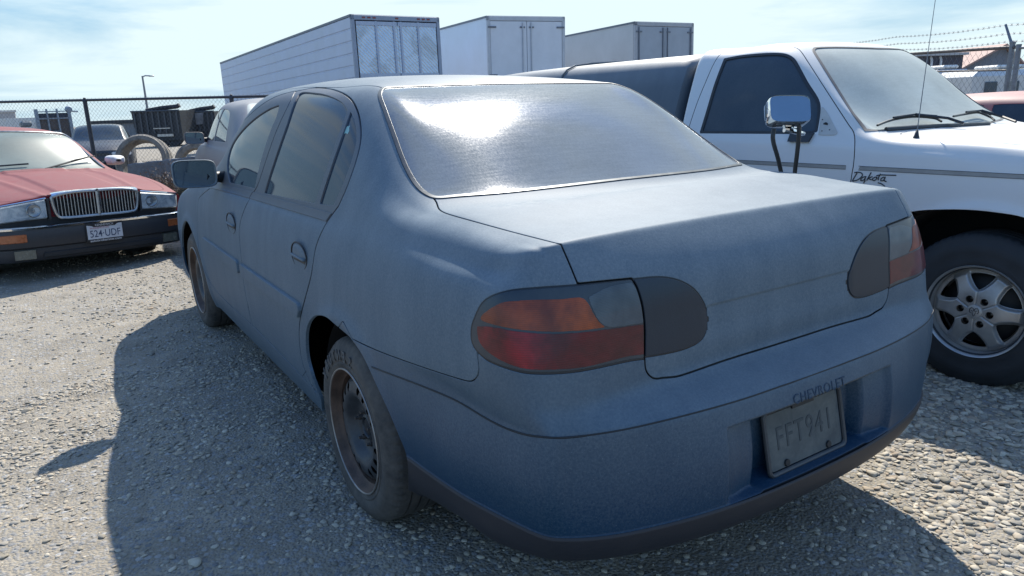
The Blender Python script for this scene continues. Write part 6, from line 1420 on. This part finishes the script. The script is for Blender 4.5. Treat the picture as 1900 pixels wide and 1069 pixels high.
    # motorhomes / campers
    for (px0, px1, yt, yb, D, lab, col, seed) in ((1738, 1812, 127, 166, 24, 'long white motorhome with dark window strip behind the barbed wire fence', (.42, .44, .47), 0), (1815, 1900, 128, 160, 22, 'white camper trailer with awning roof right of the motorhome', (.50, .51, .52), 1)):
        A = liftd(px0, yt, D); B = liftd(px1+(0 if seed == 0 else 60), yt-2, D); g0 = gz(A)-.0; ang = math.atan2(*(B-A)[[1, 0]]); L_ = np.linalg.norm((B-A)[:2]); H = A[2]-g0
        r = thing('camper', lab, 'camper', (A[0], A[1], g0), ang, 'campers beyond the barbed wire'); m = MB(); m.box((L_/2, 1.2, H*.58), (L_, 2.3, H*.80), bev=.18); m.build('camper_body', simple('camper_white_%d' % seed, col, .5, 0, .08, 3), r)
        for k in range(3): q = MB(); q.box((L_*(.2+.28*k), .03, H*.70), (L_*.16, .05, H*.20), bev=.02); q.build('window', simple('camper_glass', (.05, .07, .09), .15), r)
        q = MB(); q.box((L_/2, .03, H*.47), (L_*.96, .05, .07)); q.box((L_/2, .03, H*.40), (L_*.96, .05, .04)); q.build('side_stripe', simple('camper_stripe', (.14, .16, .20), .5), r)
        q = MB(); q.box((L_*.55, 1.0, H+.05), (L_*.4, 1.2, .12), bev=.05); q.build('roof_box', simple('camper_pale', (.6, .6, .58), .5), r)
        for xx in (.3, .42 if seed else .75): q = MB(); q.lathe([(0, .0), (.25, .0), (.34, .02), (.34, .2)], (L_*xx, .0, .34), 'y', 20); q.build('wheel', simple('tyre_far', (.025, .027, .03), .8), r)
    A = liftd(1752, 99, 42); r = thing('utility_shed', 'dark shed with pale pipes left of the shed roof', 'shed', (A[0]-1.0, A[1], gz(A)-.3), math.radians(-30)); H = A[2]-gz(A)+.3
    m = MB(); m.box((.4, 1.2, H*.48), (2.6, 2.4, H*.96)); m.build('wall', simple('shed_dark', (.05, .05, .07), .7, 0, .2, 3), r)
    m = MB(); m.box((.4, 1.2, H*.98), (3.0, 2.8, .14)); m.build('roof', simple('shed_roof', (.35, .36, .38), .6), r)
    for xx in (-.2, .35): m = MB(); m.tube([(xx, -.08, 0), (xx, -.08, H*.9), (xx, .2, H*1.0)], .07, 8); m.build('pipe', simple('pipe_pale', (.55, .55, .55), .5), r)
# ================================================================== put it together
build_ground()
build_stones()
build_blue_sedan()
build_pickup()
build_red_saloon()
generic_car('grey_sedan', 'dusty grey sedan parked nose away ahead of the blue sedan, its door mirror showing', dusty_paint('grey_paint', (.07, .08, .10), (.23, .235, .25), .35, .9, .4, .6, .08), (.80, 5.56, float(ground_z(.8, 7.5))), math.radians(-4.8), (1.06, 1.06, 1.03), windglass=rear_glass_mat('dusty_windscreen', .80, .5, (.42, .47, .45), (.03, .04, .045)))
generic_car('dark_sedan', 'dark blue sedan facing the camera beyond the chain link fence', simple('dark_blue', (.018, .024, .040), .45, 0, .2, 6, coat=.15), (.45, 27.4, -.38), math.radians(180-7), (1.0, 1.0, .98), windglass=side_glass_mat())
generic_car('red_coupe', 'faded red car parked on the far side of the white pickup', dusty_paint('maroon_paint', (.20, .014, .026), (.34, .20, .19), .08, .80, .35, .65, .05), (6.15, 4.55, -.04), math.radians(180+3), (1.0, 1.0, .895), windglass=rear_glass_mat('dusty_windscreen', .80, .5, (.42, .47, .45), (.03, .04, .045)))
build_fences()
build_background()
